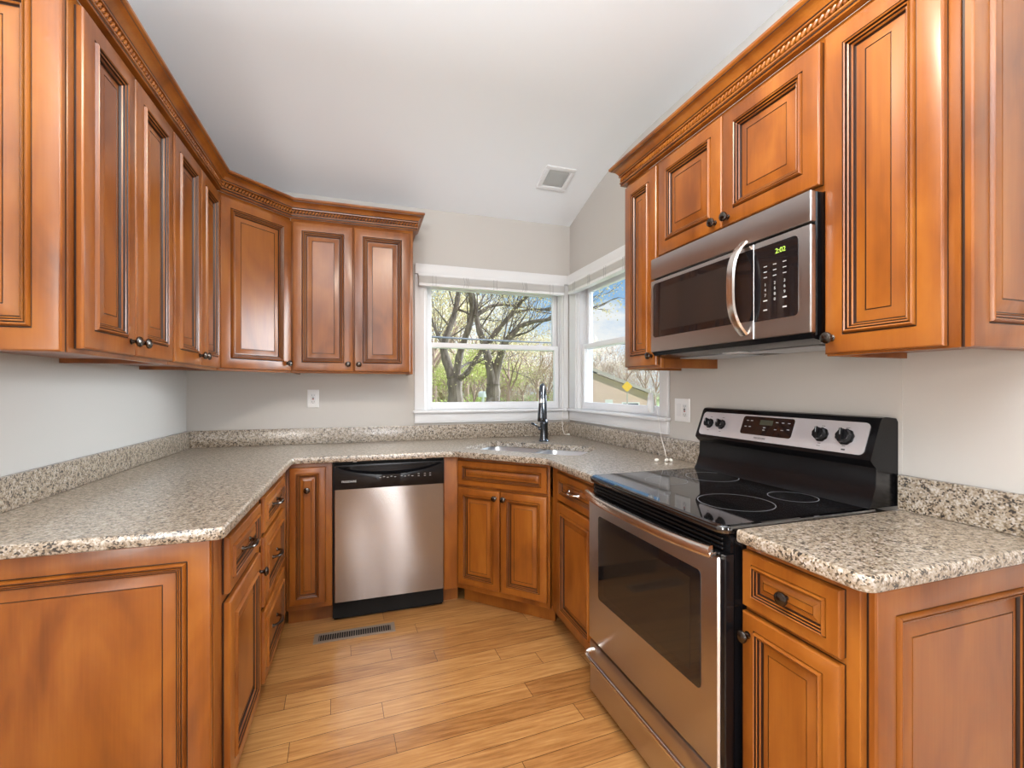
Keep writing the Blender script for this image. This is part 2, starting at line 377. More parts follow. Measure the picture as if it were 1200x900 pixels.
def pull(parent, x, y, z, w=.10, material='bronze'):
    mb = MB()
    pts = []
    for k in range(13):
        a = -1 + 2 * k / 12; pts.append((x + a * w / 2, y - .004 - .024 * (1 - a ** 4), z))
    mb.tube(pts, [.0068 + .003 * (1 - abs(-1 + 2 * k / 12)) for k in range(13)], 10, 0, ry=.75)
    for sx_ in (-1, 1):
        mb.lathe([(.009, 0), (.008, .003), (.0055, .007)], 14, 0, '-y', (x + sx_ * w / 2, y, z))
    return mb.build('pull_handle', material, parent)

# cabinets: local x runs left to right seen from the front, local -y is the front, face frame plane at y = 0
def place(px, py, rz, W_, Dp, z):
    c_, s_ = math.cos(rz), math.sin(rz)
    return (px + c_ * W_ / 2 - s_ * Dp / 2, py + s_ * W_ / 2 + c_ * Dp / 2, z)
def fronts(T, root, items):
    for it in items:
        kind, x0, x1, z0, z1 = it[:5]; opt = it[5] if len(it) > 5 else {}
        mb = MB(); mb.T = T
        panel(mb, (x0, -.001, z0), (1, 0, 0), (0, 0, 1), x1 - x0, z1 - z0, opt.get('s', 1.0), frame=opt.get('frame'))
        d = mb.build(kind, ['wood', 'glaze'], root)
        kx = T @ Vector((0, 0, 0))
        if 'knob' in opt: a, c_ = opt['knob']; knob(d, kx.x + a, kx.y - opt.get('ky', .0205), kx.z + c_)
        if 'pull' in opt: a, c_ = opt['pull']; pull(d, kx.x + a, kx.y - .016, kx.z + c_, opt.get('pw', .10), opt.get('pm', 'bronze'))
def upper_cabinet(name, label, px, py, rz, W_, H, Dp, items, z=1.37, end=None, poly=None, group='upper wall cabinets'):
    root = thing(name, label, 'cabinet', place(px, py, rz, W_, Dp, z), rz, group)
    T = Matrix.Translation((-W_ / 2, -Dp / 2, 0))
    mb = MB(); mb.T = T
    if poly: mb.prism(poly, .016, H)
    else:
        mb.box(0, W_, .019, Dp - .001, .016, H); mb.box(0, .016, .019, Dp - .001, 0, .017); mb.box(W_ - .016, W_, .019, Dp - .001, 0, .017)
    mb.build('carcass', ['wood'], root)
    f = MB(); f.T = T; f.rbox(0, W_, 0, .0185, 0, H, .0015); f.build('face_frame', 'wood', root)
    fronts(T, root, items)
    if end:
        x, sgn, h0 = end; mb = MB(); mb.T = T
        if sgn < 0: panel(mb, (x, Dp - .002, h0), (0, -1, 0), (0, 0, 1), Dp - .000, H - h0 - .004, 1.0, back=.010, frame=.055)
        else: panel(mb, (x, -.002, h0), (0, 1, 0), (0, 0, 1), Dp - .000, H - h0 - .004, 1.0, back=.004, frame=.052)
        mb.build('end_panel', ['wood', 'glaze'], root)
    return root
def base_cabinet(name, label, px, py, rz, W_, Dp, items, end=None, poly=None, H=.88, ctop=None, toe=True, group='base cabinets', endmargin=0):
    root = thing(name, label, 'cabinet', place(px, py, rz, W_, Dp, 0), rz, group)
    T = Matrix.Translation((-W_ / 2, -Dp / 2, 0))
    mb = MB(); mb.T = T
    if poly: mb.prism(poly, .10, ctop or H)
    else: mb.box(0, W_, .0195, Dp - .002, .10, ctop or H)
    mb.build('carcass', ['wood'], root)
    f = MB(); f.T = T; f.rbox(0, W_, 0, .019, .10, H, .0015); f.build('face_frame', 'wood', root)
    k = MB(); k.T = T; k.box(0, W_, .075, .093, 0, .0995); k.build('toe_kick', 'wood', root)
    fronts(T, root, items)
    if end:
        x, sgn = end; mb = MB(); mb.T = T
        if sgn < 0: panel(mb, (x, Dp - .002, .002), (0, -1, 0), (0, 0, 1), Dp - .004, H - .004, 1.0, frame=.052)
        else: panel(mb, (x, .018 + endmargin, .002), (0, 1, 0), (0, 0, 1), Dp - .02 - endmargin, H - .012, 1.0, frame=.055)
        mb.build('end_panel', ['wood', 'glaze'], root)
    return root

# ---------------------------------------------------------------- room shell
XL, XR, D, REAR = -1.02, 1.56, 3.27, -3.0
FL = MB().box(XL - .15, XR + .15, REAR - .15, D + .14, -.08, 0); struct(FL.build('floor', 'floor'))
struct(MB().box(XL - .14, XL, REAR - .14, D, .0005, 3.2).build('wall_left', 'wall'))
mb = MB()   # back wall with a window opening
WX0, WX1, WZ0, WZ1 = .425, 1.500, 1.105, 2.085
mb.box(XL - .14, WX0, D, D + .13, .0005, 3.2); mb.box(WX1, XR + .14, D, D + .13, .0005, 3.2); mb.box(WX0, WX1, D, D + .13, .0005, WZ0); mb.box(WX0, WX1, D, D + .13, WZ1, 3.2)
struct(mb.build('wall_back', 'wall'))
mb = MB()
VY0, VY1 = 2.11, 3.14
mb.box(XR, XR + .13, REAR, VY0, .0005, 3.2); mb.box(XR, XR + .13, VY1, D, .0005, 3.2); mb.box(XR, XR + .13, VY0, VY1, .0005, WZ0); mb.box(XR, XR + .13, VY0, VY1, WZ1, 3.2)
mb.box(XR - .0015, XR + .001, .94, .956, 1.02, 1.372)   # drywall seam
struct(mb.build('wall_right', 'wall'))
struct(MB().box(XL, XR, REAR - .14, REAR, .0005, 3.2).build('wall_rear', 'wall_tan'))
cp = []
for k in range(41):   # vaulted part curving over into the flat part
    d_ = 1.6 * k / 40; t_ = min(max(d_ - .28, 0), .80)
    cp.append((D - d_, 2.557 + .318 * min(d_, .28) + .318 * (t_ - t_ * t_ / 1.6)))
cp.append((REAR, cp[-1][1]))
mb = MB(); mb.loops([[(XL + .0005, y, z), (XR - .0005, y, z), (XR - .0005, y, z + .1), (XL + .0005, y, z + .1)] for y, z in cp], 0)
struct(mb.build('ceiling', 'ceiling', angle=40))

# ---------------------------------------------------------------- windows
def window(name, T, x0, x1, cas_l, cas_r, label, sill_l, sill_r):
    """local: x along the wall, y = 0 wall face, +y outwards"""
    root = thing(name, label, 'window', T.translation, T.to_euler().z, kind='structure')
    z0, z1 = 1.125, 2.085
    f = MB()
    f.rbox(x0 - cas_l, x0, -.016, -.0005, z0, 2.155, .003); f.rbox(x1, x1 + cas_r, -.016, -.0005, z0, 2.155, .003); f.rbox(x0, x1, -.016, -.0005, z1, 2.155, .003); f.rbox(x0 - cas_l + .001, x1 + cas_r - .001, -.040, -.0165, 2.0855, 2.156, .003)
    for a, c_ in ((x0 + .001, x0 + .012), (x1 - .012, x1 - .001)): f.box(a, c_, -.004, .128, z0 - .0195, z1 - .001)
    for k in range(3):
        y = .012 + .035 * k
        f.box(x0 + .0125, x0 + .020, y, y + .008, z0, z1 - .001); f.box(x1 - .020, x1 - .0125, y, y + .008, z0, z1 - .001)
    f.box(x0 + .0125, x1 - .0125, .002, .128, z1 - .024, z1 - .001)
    f.build('window_frame', 'white', root)
    s = MB(); s.rbox(x0 - cas_l - sill_l, x1 + cas_r + sill_r, -.045, -.0005, z0 - .02, z0 - .0005, .005); s.box(x0 + .0125, x1 - .0125, -.001, .125, z0 - .0195, z0 - .0008); s.build('window_sill', 'white', root)
    a = MB(); a.rbox(x0 - cas_l, x1 + cas_r, -.016, -.0005, 1.040, z0 - .0205, .003); a.rbox(x0 - cas_l, x1 + cas_r, -.019, -.0005, 1.033, 1.0395, .002); a.build('apron', 'white', root)
    def sash(nm, zb, zt, y, bot, top):
        s_ = MB(); L, Rr = x0 + .021, x1 - .021; st = .036
        s_.rbox(L, L + st, y, y + .032, zb, zt, .003); s_.rbox(Rr - st, Rr, y, y + .032, zb, zt, .003)
        s_.rbox(L + st, Rr - st, y, y + .032, zb, zb + bot, .003); s_.rbox(L + st, Rr - st, y, y + .032, zt - top, zt, .003)
        so = s_.build(nm, 'vinyl', root)
        MB().box(L + st + .0005, Rr - st - .0005, y + .013, y + .019, zb + bot + .0005, zt - top - .0005).build('pane', 'pane', so)
        return so
    up = sash('upper_sash', 1.575, z1 - .026, .068, .036, .055)
    lo = sash('lower_sash', z0 + .001, 1.612, .030, .052, .036)
    lk = MB(); cx = x1 - .18; lk.rbox(cx - .025, cx + .025, .036, .056, 1.6125, 1.622, .003); lk.tube([(cx, .046, 1.622), (cx, .042, 1.629), (cx + .03, .036, 1.630)], .004, 8); lk.build('sash_lock', 'vinyl', lo)
    return root
window('window_1', Matrix.Translation((0, D, 0)), WX0, WX1, .073, .040, 'white double-hung window in the back wall looking out at the two big trees', .010, .004)
Tw2 = Matrix.Translation((XR, 0, 0)) @ Matrix.Rotation(-PI / 2, 4, 'Z')   # local x = -Y
window('window_2', Tw2, -VY1, -VY0, .110, .072, 'white double-hung window in the right wall beside the small upper cabinet', -.014, .012)

def blind(label, T, x0, x1, cord_x, mirror, length):
    root = thing('window_blind', label, 'blind', (T @ Vector(((x0 + x1) / 2, 0, 2.0))), T.to_euler().z, group=None)
    S = Matrix.Translation((-(x0 + x1) / 2, 0, -2.0))
    h = MB(); h.T = S; h.rbox(x0, x1, -.060, -.0175, 2.066, 2.084, .002); h.build('headrail', 'white', root)
    s = MB(); s.T = S
    n = 13
    for k in range(n):
        z = 2.0185 + k * .0036; a = .0015 * math.sin(k * 2.1)
        s.box(x0 + .004, x1 - .004, -.064 + a, -.020 + a, z, z + .0020)
    s.build('slats', 'slat', root)
    br_ = MB(); br_.T = S; br_.rbox(x0 + .003, x1 - .003, -.066, -.018, 1.996, 2.017, .004); br_.build('bottom_rail', 'white', root)
    for k in range(5):
        x = x0 + (x1 - x0) * (.10 + .20 * k); t_ = MB(); t_.T = S
        for dx in (-.012, .012) if k % 2 == 0 else (-.014, .004, .016):
            t_.tube([(x + dx, -.0675, 2.000), (x + dx + (.010 if k % 2 else 0), -.069, 2.03), (x + dx, -.0665, 2.072)], .0013, 6)
        t_.build('ladder_cord', 'cord_grey', root)
    return root, S
b1, S1 = blind('raised white slat blind stacked above the back wall window', Matrix.Translation((0, D, 0)), .372, 1.487, 1.47, False, 1)
b2, S2 = blind('raised white slat blind stacked above the right wall window', Tw2, -3.255 + .085, -2.045, -2.13, True, 1)
c_ = MB(); c_.T = S1
c_.tube([(1.465, -.064, 2.00), (1.468, -.066, 1.5), (1.470, -.066, 1.10), (1.471, -.052, 1.02), (1.478, -.050, .960), (1.490, -.050, .925), (1.505, -.052, .9185)], .0022, 8); c_.build('lift_cord', 'tape', b1)
c_ = MB(); c_.T = S1; c_.tube([(1.502, -.055, .921), (1.512, -.056, .922), (1.528, -.058, .923), (1.532, -.058, .923)], [.003, .006, .0075, .004], 10); c_.build('cord_tassel', 'tape', b1)
c_ = MB(); c_.T = S2
c_.tube([(-2.135, -.063, 2.00), (-2.135, -.060, 1.5), (-2.135, -.052, 1.25)], .0016, 8); c_.tube([(-2.128, -.063, 2.00), (-2.12, -.060, 1.5), (-2.09, -.050, 1.20), (-2.05, -.050, 1.03), (-1.97, -.075, .930), (-1.92, -.110, .9165)], .0014, 8); c_.build('lift_cord', 'tape', b2)
c_ = MB(); c_.T = S2; c_.lathe([(.004, .11), (.012, .105), (.016, .085), (.0215, .045), (.017, .012), (.013, 0)], 20, 0, 'z', (-2.135, -.052, 1.148)); c_.build('cord_tassel', 'frosted', b2)
for k, (x, y) in enumerate(((-1.927, -.165), (-1.911, -.118), (-1.903, -.098))):
    c_ = MB(); c_.T = S2 @ Matrix.Translation((x, y, .9225)) @ Matrix.Rotation(.9 + k, 4, 'Z'); c_.lathe([(.002, -.010), (.006, -.008), (.0078, .002), (.0075, .006), (.0035, .011)], 14, 0, 'x'); c_.build('cord_tassel', 'tape', b2)

# ---------------------------------------------------------------- upper cabinets
UH = .915
upper_cabinet('wall_cabinet', 'tall upper cabinet on the left wall nearest the camera, with the raised end panel', -.70, 1.43, PI / 2, .620, UH, .32,
              [('door', .026, .308, .012, .893, dict(knob=(.278, .055))), ('door', .316, .612, .012, .893, dict(knob=(.344, .055)))], end=(0, -1, 0))
upper_cabinet('wall_cabinet', 'upper cabinet on the left wall second from the camera, beside the angled corner cabinet', -.70, 2.0505, PI / 2, .6095, UH, .32,
              [('door', .008, .312, .012, .893, dict(knob=(.288, .055))), ('door', .318, .602, .012, .893, dict(knob=(.342, .055)))])
q = math.sqrt(.5)
dw = .30 / q
upper_cabinet('corner_wall_cabinet', 'angled single-door upper cabinet set across the back left corner', -.70, 2.6605, PI / 4, dw, UH, .32,
              [('door', .008, dw - .008, .012, .893, dict(knob=(dw - .036, .055)))],
              poly=[(.020, .020), (dw - .020, .020), (dw + .20, .236), (dw + .203, .245), (dw / 2, dw / 2 + .43), (-.203, .245), (-.20, .236)])
upper_cabinet('wall_cabinet', 'two-door upper cabinet on the back wall left of the window', -.3995, 2.96, 0, .7095, UH, .31,
              [('door', .012, .348, .012, .893, dict(knob=(.320, .055))), ('door', .354, .690, .012, .893, dict(knob=(.382, .055)))])
upper_cabinet('wall_cabinet', 'narrow single-door upper cabinet on the right wall beside the window', 1.25, 1.962, -PI / 2, .2655, UH, .31,
              [('door', .008, .256, .012, .893, dict(knob=(.228, .055)))])
upper_cabinet('wall_cabinet', 'short two-door upper cabinet above the microwave', 1.25, 1.696, -PI / 2, .752, .445, .31,
              [('door', .008, .375, .018, .423, dict(knob=(.347, .045))), ('door', .380, .745, .018, .423, dict(knob=(.408, .045)))], z=1.84)
upper_cabinet('wall_cabinet', 'upper cabinet on the right wall right of the microwave, nearest the camera', 1.25, .9435, -PI / 2, .3035, UH, .31,
              [('door', .008, .282, .005, .893, dict(knob=(.030, .048)))], end=(.3035, 1, 0))

CROWN = [(.0005, 0, 0), (.0225, 0, 0), (.0245, .004, 0), (.0225, .0075, 1), (.0235, .011, 1), (.0275, .013, 0), (.0275, .018, 0), (.020, .0205, 1), (.018, .023, 1), (.018, .042, 1), (.020, .0435, 1),
         (.030, .045, 0), (.031, .049, 0), (.0280, .0510, 1), (.030, .0555, 1), (.034, .062, 0), (.041, .071, 0), (.050, .078, 0), (.058, .081, 0), (.0585, .084, 1), (.063, .086, 0), (.0665, .090, 0), (.0665, .098, 0), (.063, .101, 0), (.0005, .101, 0)]
def crown(label, path, z):
    root = thing('crown_moulding', label, 'moulding', (path[1][0], path[1][1], z))
    S = Matrix.Translation((-path[1][0], -path[1][1], 0))
    def off(o):
        out = []
        for i, p in enumerate(path):
            p = Vector(p); ds = []
            if i: ds.append((p - Vector(path[i - 1])).normalized())
            if i < len(path) - 1: ds.append((Vector(path[i + 1]) - p).normalized())
            ns = [Vector((d_.y, -d_.x)) for d_ in ds]
            k = ns[0] if len(ns) == 1 else (ns[0] + ns[1]) / ((ns[0] + ns[1]).dot(ns[0] + ns[1]) / 2)
            out.append(p + k * o)
        return out
    mb = MB(); mb.T = S
    loops = []
    offs = [off(o) for o, h, g in CROWN]
    L = [[(offs[j][i].x, offs[j][i].y, CROWN[j][1]) for j in range(len(CROWN))] for i in range(len(path))]
    n = len(CROWN); vs = [p for l in L for p in l]; fs = []; ms = []
    for i in range(len(path) - 1):
        for j in range(n):
            k = (j + 1) % n; fs.append((i * n + j, (i + 1) * n + j, (i + 1) * n + k, i * n + k)); ms.append(CROWN[k][2] if k else 0)
    fs.append(tuple(range(n))); ms.append(0); fs.append(tuple(reversed([(len(path) - 1) * n + j for j in range(n)]))); ms.append(0)
    mb.add(vs, fs, ms); mb.build('cornice', ['wood', 'glaze'], root)
    rp_ = MB(); rp_.T = S; pc = off(.0235)
    for i in range(len(pc) - 1):
        a, b_ = pc[i], pc[i + 1]; ln = (b_ - a).length; d_ = (b_ - a).normalized(); cnt = max(1, int(ln / .0175))
        for k in range(cnt):
            p = a + d_ * (ln * (k + .5) / cnt)
            # twisted strand: a slanted ellipsoid
            ax = (Vector((d_.x, d_.y, 0)) * .62 + Vector((0, 0, 1)) * .78).normalized()
            rp_.tube([Vector((p.x, p.y, .032)) + ax * q_ for q_ in (-.0125, -.009, 0, .009, .0125)], [.0014, .0052, .0070, .0052, .0014], 7)
    rp_.build('rope_trim', 'wood', root)
crown('long glazed crown moulding with rope trim along the left wall and back wall upper cabinets', [(XL + .001, 1.429), (-.70, 1.429), (-.70, 2.660), (-.40, 2.960), (.312, 2.960), (.312, D - .001)], 2.2855)
crown('glazed crown moulding with rope trim above the microwave along the right wall', [(XR - .001, 1.963), (1.25, 1.963), (1.25, .639), (XR - .001, .639)], 2.2855)

# ---------------------------------------------------------------- base cabinets
# left run: front faces +X
base_cabinet('base_cabinet', 'base cabinet at the near end of the left counter with one drawer over one door', -.38, 1.42, PI / 2, .535, .638,
             [('drawer', .075, .497, .690, .850, dict(s=.62, pull=(.286, .765))), ('door', .075, .497, .125, .665, dict(knob=(.470, .60)))], end=(0, -1))
base_cabinet('drawer_cabinet', 'stack of three drawers in the left base run beside the inner corner', -.38, 1.9555, PI / 2, .697, .638,
             [('drawer', .035, .510, .715, .850, dict(s=.60, pull=(.272, .782))), ('drawer', .035, .510, .425, .695, dict(s=.75, pull=(.272, .555))), ('drawer', .035, .510, .125, .405, dict(s=.75, pull=(.272, .26)))])
# back run
base_cabinet('corner_base_cabinet', 'narrow one-door base cabinet left of the dishwasher', -.3795, 2.655, 0, .2265, .61,
             [('door', .016, .194, .130, .858, dict(s=.66, knob=(.103, .738), ky=.013))])
# sink base across the corner
P0, P1 = Vector((.5395, 2.6605)), Vector((.9555, 2.2445))
sw = (P1 - P0).length
base_cabinet('sink_base_cabinet', 'angled sink base cabinet with two doors and a false drawer across the right corner', P0.x, P0.y, -PI / 4, sw, .60,
             [('false_drawer_front', .012, sw - .012, .715, .858, dict(s=.62)), ('door', .012, sw / 2 - .003, .135, .700, dict(s=.78, knob=(sw / 2 - .028, .662))), ('door', sw / 2 + .003, sw - .012, .135, .700, dict(s=.78, knob=(sw / 2 + .028, .662)))],
             poly=[(.02, .0205), (sw - .02, .0205), (sw + .38, .42), (sw + .38, .55), (-.38, .55), (-.38, .42)], H=.88, ctop=.69)
base_cabinet('base_cabinet', 'narrow base cabinet between the angled sink base and the range', .965, 2.2300, -PI / 2, .5225, .592,
             [('drawer', .095, .492, .715, .850, dict(s=.60, pull=(.285, .782), pm='chrome')), ('door', .095, .492, .120, .700, dict(s=.75, frame=.045))], ctop=.69)
base_cabinet('base_cabinet', 'base cabinet right of the range with a knobbed drawer over a door', .965, .9475, -PI / 2, .290, .593,
             [('drawer', .006, .262, .715, .858, dict(s=.58, knob=(.134, .787), ky=.012)), ('door', .006, .262, .115, .700, dict(s=.72, knob=(.026, .645)))], end=(.290, 1))
# filler panel strip between dishwasher and sink base
f = MB().rbox(.4575, .5385, 2.655, 2.674, .0995, .88, .001); f.box(.4575, .555, 2.735, 2.75, 0, .099)
tag(f.build('filler_panel', 'wood'), 'narrow wooden filler strip between the dishwasher and the angled sink base', 'filler panel')

# ---------------------------------------------------------------- counters
ROWS = [(.004, .8805), (.0015, .8825), (0, .887), (0, .9055), (.0015, .910), (.004, .9128), (.008, .914)]
def cpoly(pts, rad): return round_poly(pts, rad)
hole_c = Vector((.990, 2.625)); hu, hv = Vector((q, -q)), Vector((q, q))
def hole_pt(a, b_): p = hole_c + hu * a + hv * b_; return (p.x, p.y)
HOLE = round_poly([hole_pt(-.375, -.205), hole_pt(.375, -.205), hole_pt(.375, .205), hole_pt(-.375, .205)], .07, 6)
ct = thing('countertop', 'long U-shaped granite countertop with the undermount sink, left and back runs', 'countertop', (0, 2.9, .88))
S = Matrix.Translation((0, -2.9, -.88))
main = [(XL + .001, 1.375), (-.345, 1.375), (-.345, 2.625), (.505, 2.615), (.915, 2.190), (.915, 1.7075), (XR - .001, 1.7075), (XR - .001, D - .001), (XL + .001, D - .001)]
main = cpoly(main, [0, .022, .02, .05, .05, .004, 0, 0, 0])
mb = MB(); mb.T = S; slab(mb, main, ROWS, HOLE); mb.build('granite_slab', 'granite', ct, angle=25)
for nm, (a, b_, c0, c1) in dict(left=(XL + .001, XL + .021, 1.40, D - .0015), back=(XL + .0215, XR - .0215, D - .021, D - .0015), right=(XR - .021, XR - .001, 1.7075, D - .0015)).items():
    mb = MB(); mb.T = S; mb.rbox(a, b_, c0, c1, .9142, 1.018, .003); mb.build('backsplash', 'granite', ct)
ct2 = thing('countertop', 'short granite countertop at the right of the range with its own backsplash', 'countertop', (1.25, .78, .88))
S = Matrix.Translation((-1.25, -.78, -.88))
mb = MB(); mb.T = S; slab(mb, cpoly([(.925, .615), (XR - .001, .615), (XR - .001, .943), (.925, .943)], [.03, 0, 0, .006]), ROWS); mb.build('granite_slab', 'granite', ct2, angle=25)
mb = MB(); mb.T = S; mb.rbox(XR - .021, XR - .001, .615, .943, .9142, 1.018, .003); mb.build('backsplash', 'granite', ct2)

# sink
sk = thing('kitchen_sink', 'double-bowl stainless undermount sink below the corner windows', 'sink', (hole_c.x, hole_c.y, .70), -PI / 4)
def bowl(x0, x1):
    def rr(i): return round_poly([(x0 + i, -.215 + i), (x1 - i, -.215 + i), (x1 - i, .215 - i), (x0 + i, .215 - i)], max(.06 - i * .3, .03), 5)
    mb = MB()
    rows = [(0, .1795), (.004, .1785), (.008, .170), (.012, .06), (.022, .030), (.05, .018), (.12, .012)]
    L = [[(x, y, z) for x, y in rr(i)] for i, z in rows]
    mb.loops(L, 0, cap0=False, cap1=True)
    L2 = [[(x, y, z) for x, y in rr(i)] for i, z in [(0, .1785), (.005, .165), (.009, .055), (.02, .024), (.05, .011), (.12, .008)]]
    mb.loops(L2, 0, cap0=False, cap1=True)
    o = mb.build('bowl', 'steel_sink', sk)
    MB().lathe([(.045, .013), (.044, .016), (.036, .0155), (.030, .0125), (.006, .0125), (.004, .018)], 20, 0, 'z', ((x0 + x1) / 2, 0, 0)).build('drain', 'chrome', o)
bowl(-.385, .012); bowl(.030, .385)
mb = MB(); mb.box(.0125, .0295, -.215, .215, .150, .1785); mb.build('divider', 'steel_sink', sk)

# faucet
fx = thing('faucet', 'tall dark metal pull-down faucet behind the sink', 'faucet', (1.196, 2.918, .9142), R(-29))
mb = MB(); mb.lathe([(.036, 0), (.036, .004), (.033, .008), (.030, .012), (.028, .03), (.0265, .115), (.0275, .12), (.0275, .135), (.024, .142), (.020, .15)], 24); mb.build('base', 'gunmetal', fx)
pts = [(0, 0, .14), (0, 0, .22), (0, 0, .31)]
for k in range(1, 10):
    a = PI * k / 10; pts.append((0, -.075 + .075 * math.cos(a), .31 + .072 * math.sin(a)))
pts += [(0, -.150, .31), (0, -.150, .295)]
mb = MB(); mb.tube(pts, [.0205, .020, .0185] + [.018 - .0003 * k for k in range(len(pts) - 3)], 16); mb.build('spout', 'gunmetal', fx)
mb = MB(); mb.lathe([(.017, .296), (.0185, .29), (.0185, .272), (.0155, .268)], 20, 0, 'z', (0, -.150, 0)); mb.build('collar', 'chrome', fx)
mb = MB(); mb.lathe([(.0165, .2675), (.0195, .24), (.0245, .19), (.026, .155), (.0235, .145), (.014, .143)], 20, 0, 'z', (0, -.150, 0)); sp_ = mb.build('spray_head', 'gunmetal', fx)
mb = MB(); mb.T = Matrix.Rotation(R(22), 4, 'Z'); mb.tube([(-.012, 0, .085), (-.034, 0, .088), (-.040, 0, .09)], [.012, .0125, .0105], 14); mb.tube([(-.036, 0, .09), (-.050, -.01, .105), (-.080, -.02, .122), (-.096, -.022, .126)], [.005, .0055, .0075, .006], 10, 0); mb.build('lever', 'gunmetal', fx)

# ---------------------------------------------------------------- dishwasher
dwx0, dwx1 = -.1515, .4560
cxd = (dwx0 + dwx1) / 2; wd = dwx1 - dwx0; h2 = wd / 2
dwr = thing('dishwasher', 'stainless steel dishwasher with a black control panel under the back counter', 'dishwasher', (cxd, 2.96, 0))
S = Matrix.Translation((0, -2.96, 0))
mb = MB(); mb.T = S; mb.box(-h2, h2, 2.672, 3.25, .02, .872); mb.box(-h2, h2, 2.664, 2.6715, .10, .875); mb.build('tub', 'black_matte', dwr)
mb = MB(); mb.T = S
rows = []
for k in range(9):
    z = .118 + (.728 - .118) * k / 8; by = .004 * math.sin(PI * k / 8)
    rows.append([(-h2 + .010, 2.6635, z), (-h2 + .010, 2.640 - by * .2, z), (-h2 + .014, 2.635 - by, z), (h2 - .007, 2.635 - by, z), (h2 - .003, 2.640 - by * .2, z), (h2 - .003, 2.6635, z)])
mb.loops(rows, 0); dwd = mb.build('door', 'steel_dw', dwr)
mb = MB(); mb.T = S   # control panel with scooped pocket handle
NX = 28; L = []
for i in range(NX + 1):
    u_ = i / NX; x = -h2 + .010 + (wd - .013) * u_; a = max(0, 1 - ((u_ - .5) / .47) ** 2)
    sc = .050 * a ** .8      # depth of scoop in z
    zt = .862
    L.append([(x, 2.6635, .7285), (x, 2.633, .7285), (x, 2.630, .733), (x, 2.627, .80), (x, 2.628, zt - .012 - sc), (x, 2.631, zt - .010 - sc), (x, 2.631 + .022 * min(1, a * 3), zt - .008 - sc * .8), (x, 2.631 + .022 * min(1, a * 3), zt - .012), (x, 2.630, zt - .008), (x, 2.631, zt), (x, 2.6635, zt)])
mb.loops(L, 0); cpn = mb.build('control_panel', 'black', dwr)
text('brand_lettering', 'FRIGIDAIRE', .015, (-h2 + .085, 2.6262 - 2.96, .772), cpn, 'mark', bold=.0002)
kp = S
def mark(name, parent, T, x0, x1, y0, y1, z0, z1, m='mark'):
    b_ = MB(); b_.T = T; b_.box(x0, x1, y0, y1, z0, z1); return b_.build(name, m, parent)
for k, x in enumerate((-.06, -.04, -.02, 0., .02, .055, .075, .095, .115)):
    mark('button_mark', cpn, kp, x, x + .010, 2.6258, 2.6266, .783 + .004 * (k % 2), .7855 + .004 * (k % 2))
for x in (.15, .185, .215): mark('button_mark', cpn, kp, x, x + .010, 2.6258, 2.6266, .793, .7955); mark('button_mark', cpn, kp, x, x + .010, 2.6258, 2.6266, .781, .7835)
mb = MB(); mb.T = S; mb.box(-h2 + .006, h2 - .003, 2.690, 2.70, .004, .112); mb.build('toe_panel', 'black', dwr)
for a in (-h2 + .105, h2 - .125):
    mb = MB(); mb.T = S; mb.rbox(a, a + .02, 2.645, 2.668, .8735, .8795, .001); mb.build('mounting_bracket', 'steel', dwr)

# ---------------------------------------------------------------- microwave
mw = thing('microwave', 'stainless over-the-range microwave hung above the range', 'microwave', (XR, 1.3190, 1.425), -PI / 2)
wM = .372
mb = MB(); mb.rbox(-wM, wM, -.345, -.003, .004, .412, .004); mb.build('body', 'black', mw)
mb = MB(); mb.rbox(-wM, wM, -.366, -.3455, .325, .412, .003); mb.build('top_panel', 'steel', mw)
mb = MB(); mb.rbox(-wM, .176, -.366, -.3455, .012, .317, .003); dr = mb.build('door', 'steel', mw)
mb = MB(); rp4 = round_poly([(-.352, .072), (.1755, .072), (.1755, .302), (-.352, .302)], [.016, .002, .002, .016], 5)
mb.loops([[(x, -.3662, z) for x, z in rp4], [(x, -.3675, z) for x, z in rp4]]); dwn = mb.build('window_surround', 'black_glass', dr)
mb = MB(); rp4 = round_poly([(-.300, .098), (.098, .098), (.098, .276), (-.300, .276)], .008, 4); mb.loops([[(x, -.3677, z) for x, z in rp4], [(x, -.3682, z) for x, z in rp4]]); mb.build('window_glass', 'mesh_glass', dr)
mb = MB()
pts = []; 
for k in range(15):
    a = -1 + 2 * k / 14; pts.append((.138, -.368 - .056 * (1 - abs(a) ** 3.2), .182 + a * .152))
L = []
for i, p in enumerate(pts):
    d_ = (Vector(pts[min(i + 1, 14)]) - Vector(pts[max(i - 1, 0)])).normalized(); nrm = Vector((0, -d_.z, d_.y)); p = Vector(p)
    L.append([tuple(p + Vector((sx_ * .0165, 0, 0)) + nrm * o_) for sx_, o_ in ((-1, -.002), (-.75, .004), (0, .0055), (.75, .004), (1, -.002), (.7, -.006), (-.7, -.006))])
mb.loops(L); mb.build('handle', 'steel_handle', dr)
mb = MB(); mb.rbox(.1785, wM, -.366, -.3455, .012, .317, .003); cp_ = mb.build('control_panel', 'steel', mw)
mb = MB(); rp4 = round_poly([(.1790, .066), (.334, .066), (.334, .298), (.1790, .298)], [.002, .014, .014, .002], 5); mb.loops([[(x, -.3662, z) for x, z in rp4], [(x, -.3675, z) for x, z in rp4]]); kpd = mb.build('keypad', 'black_glass', cp_)
text('display', '2:02', .021, (.276, -.3680, .270), kpd, 'display')
I4 = Matrix.Identity(4)
for r_ in range(3):
    for c0 in range(3): mark('key_mark', kpd, I4, .222 + c0 * .034 - .006, .222 + c0 * .034 + .006, -.3681, -.3676, .232 - r_ * .017, .2342 - r_ * .017)
for k, ch in enumerate('1234567890'):
    r_, c0 = divmod(k, 3) if k < 9 else (3, 1)
    text('digit', ch, .0125, (.222 + c0 * .034, -.3680, .176 - r_ * .0165), kpd, 'mark')
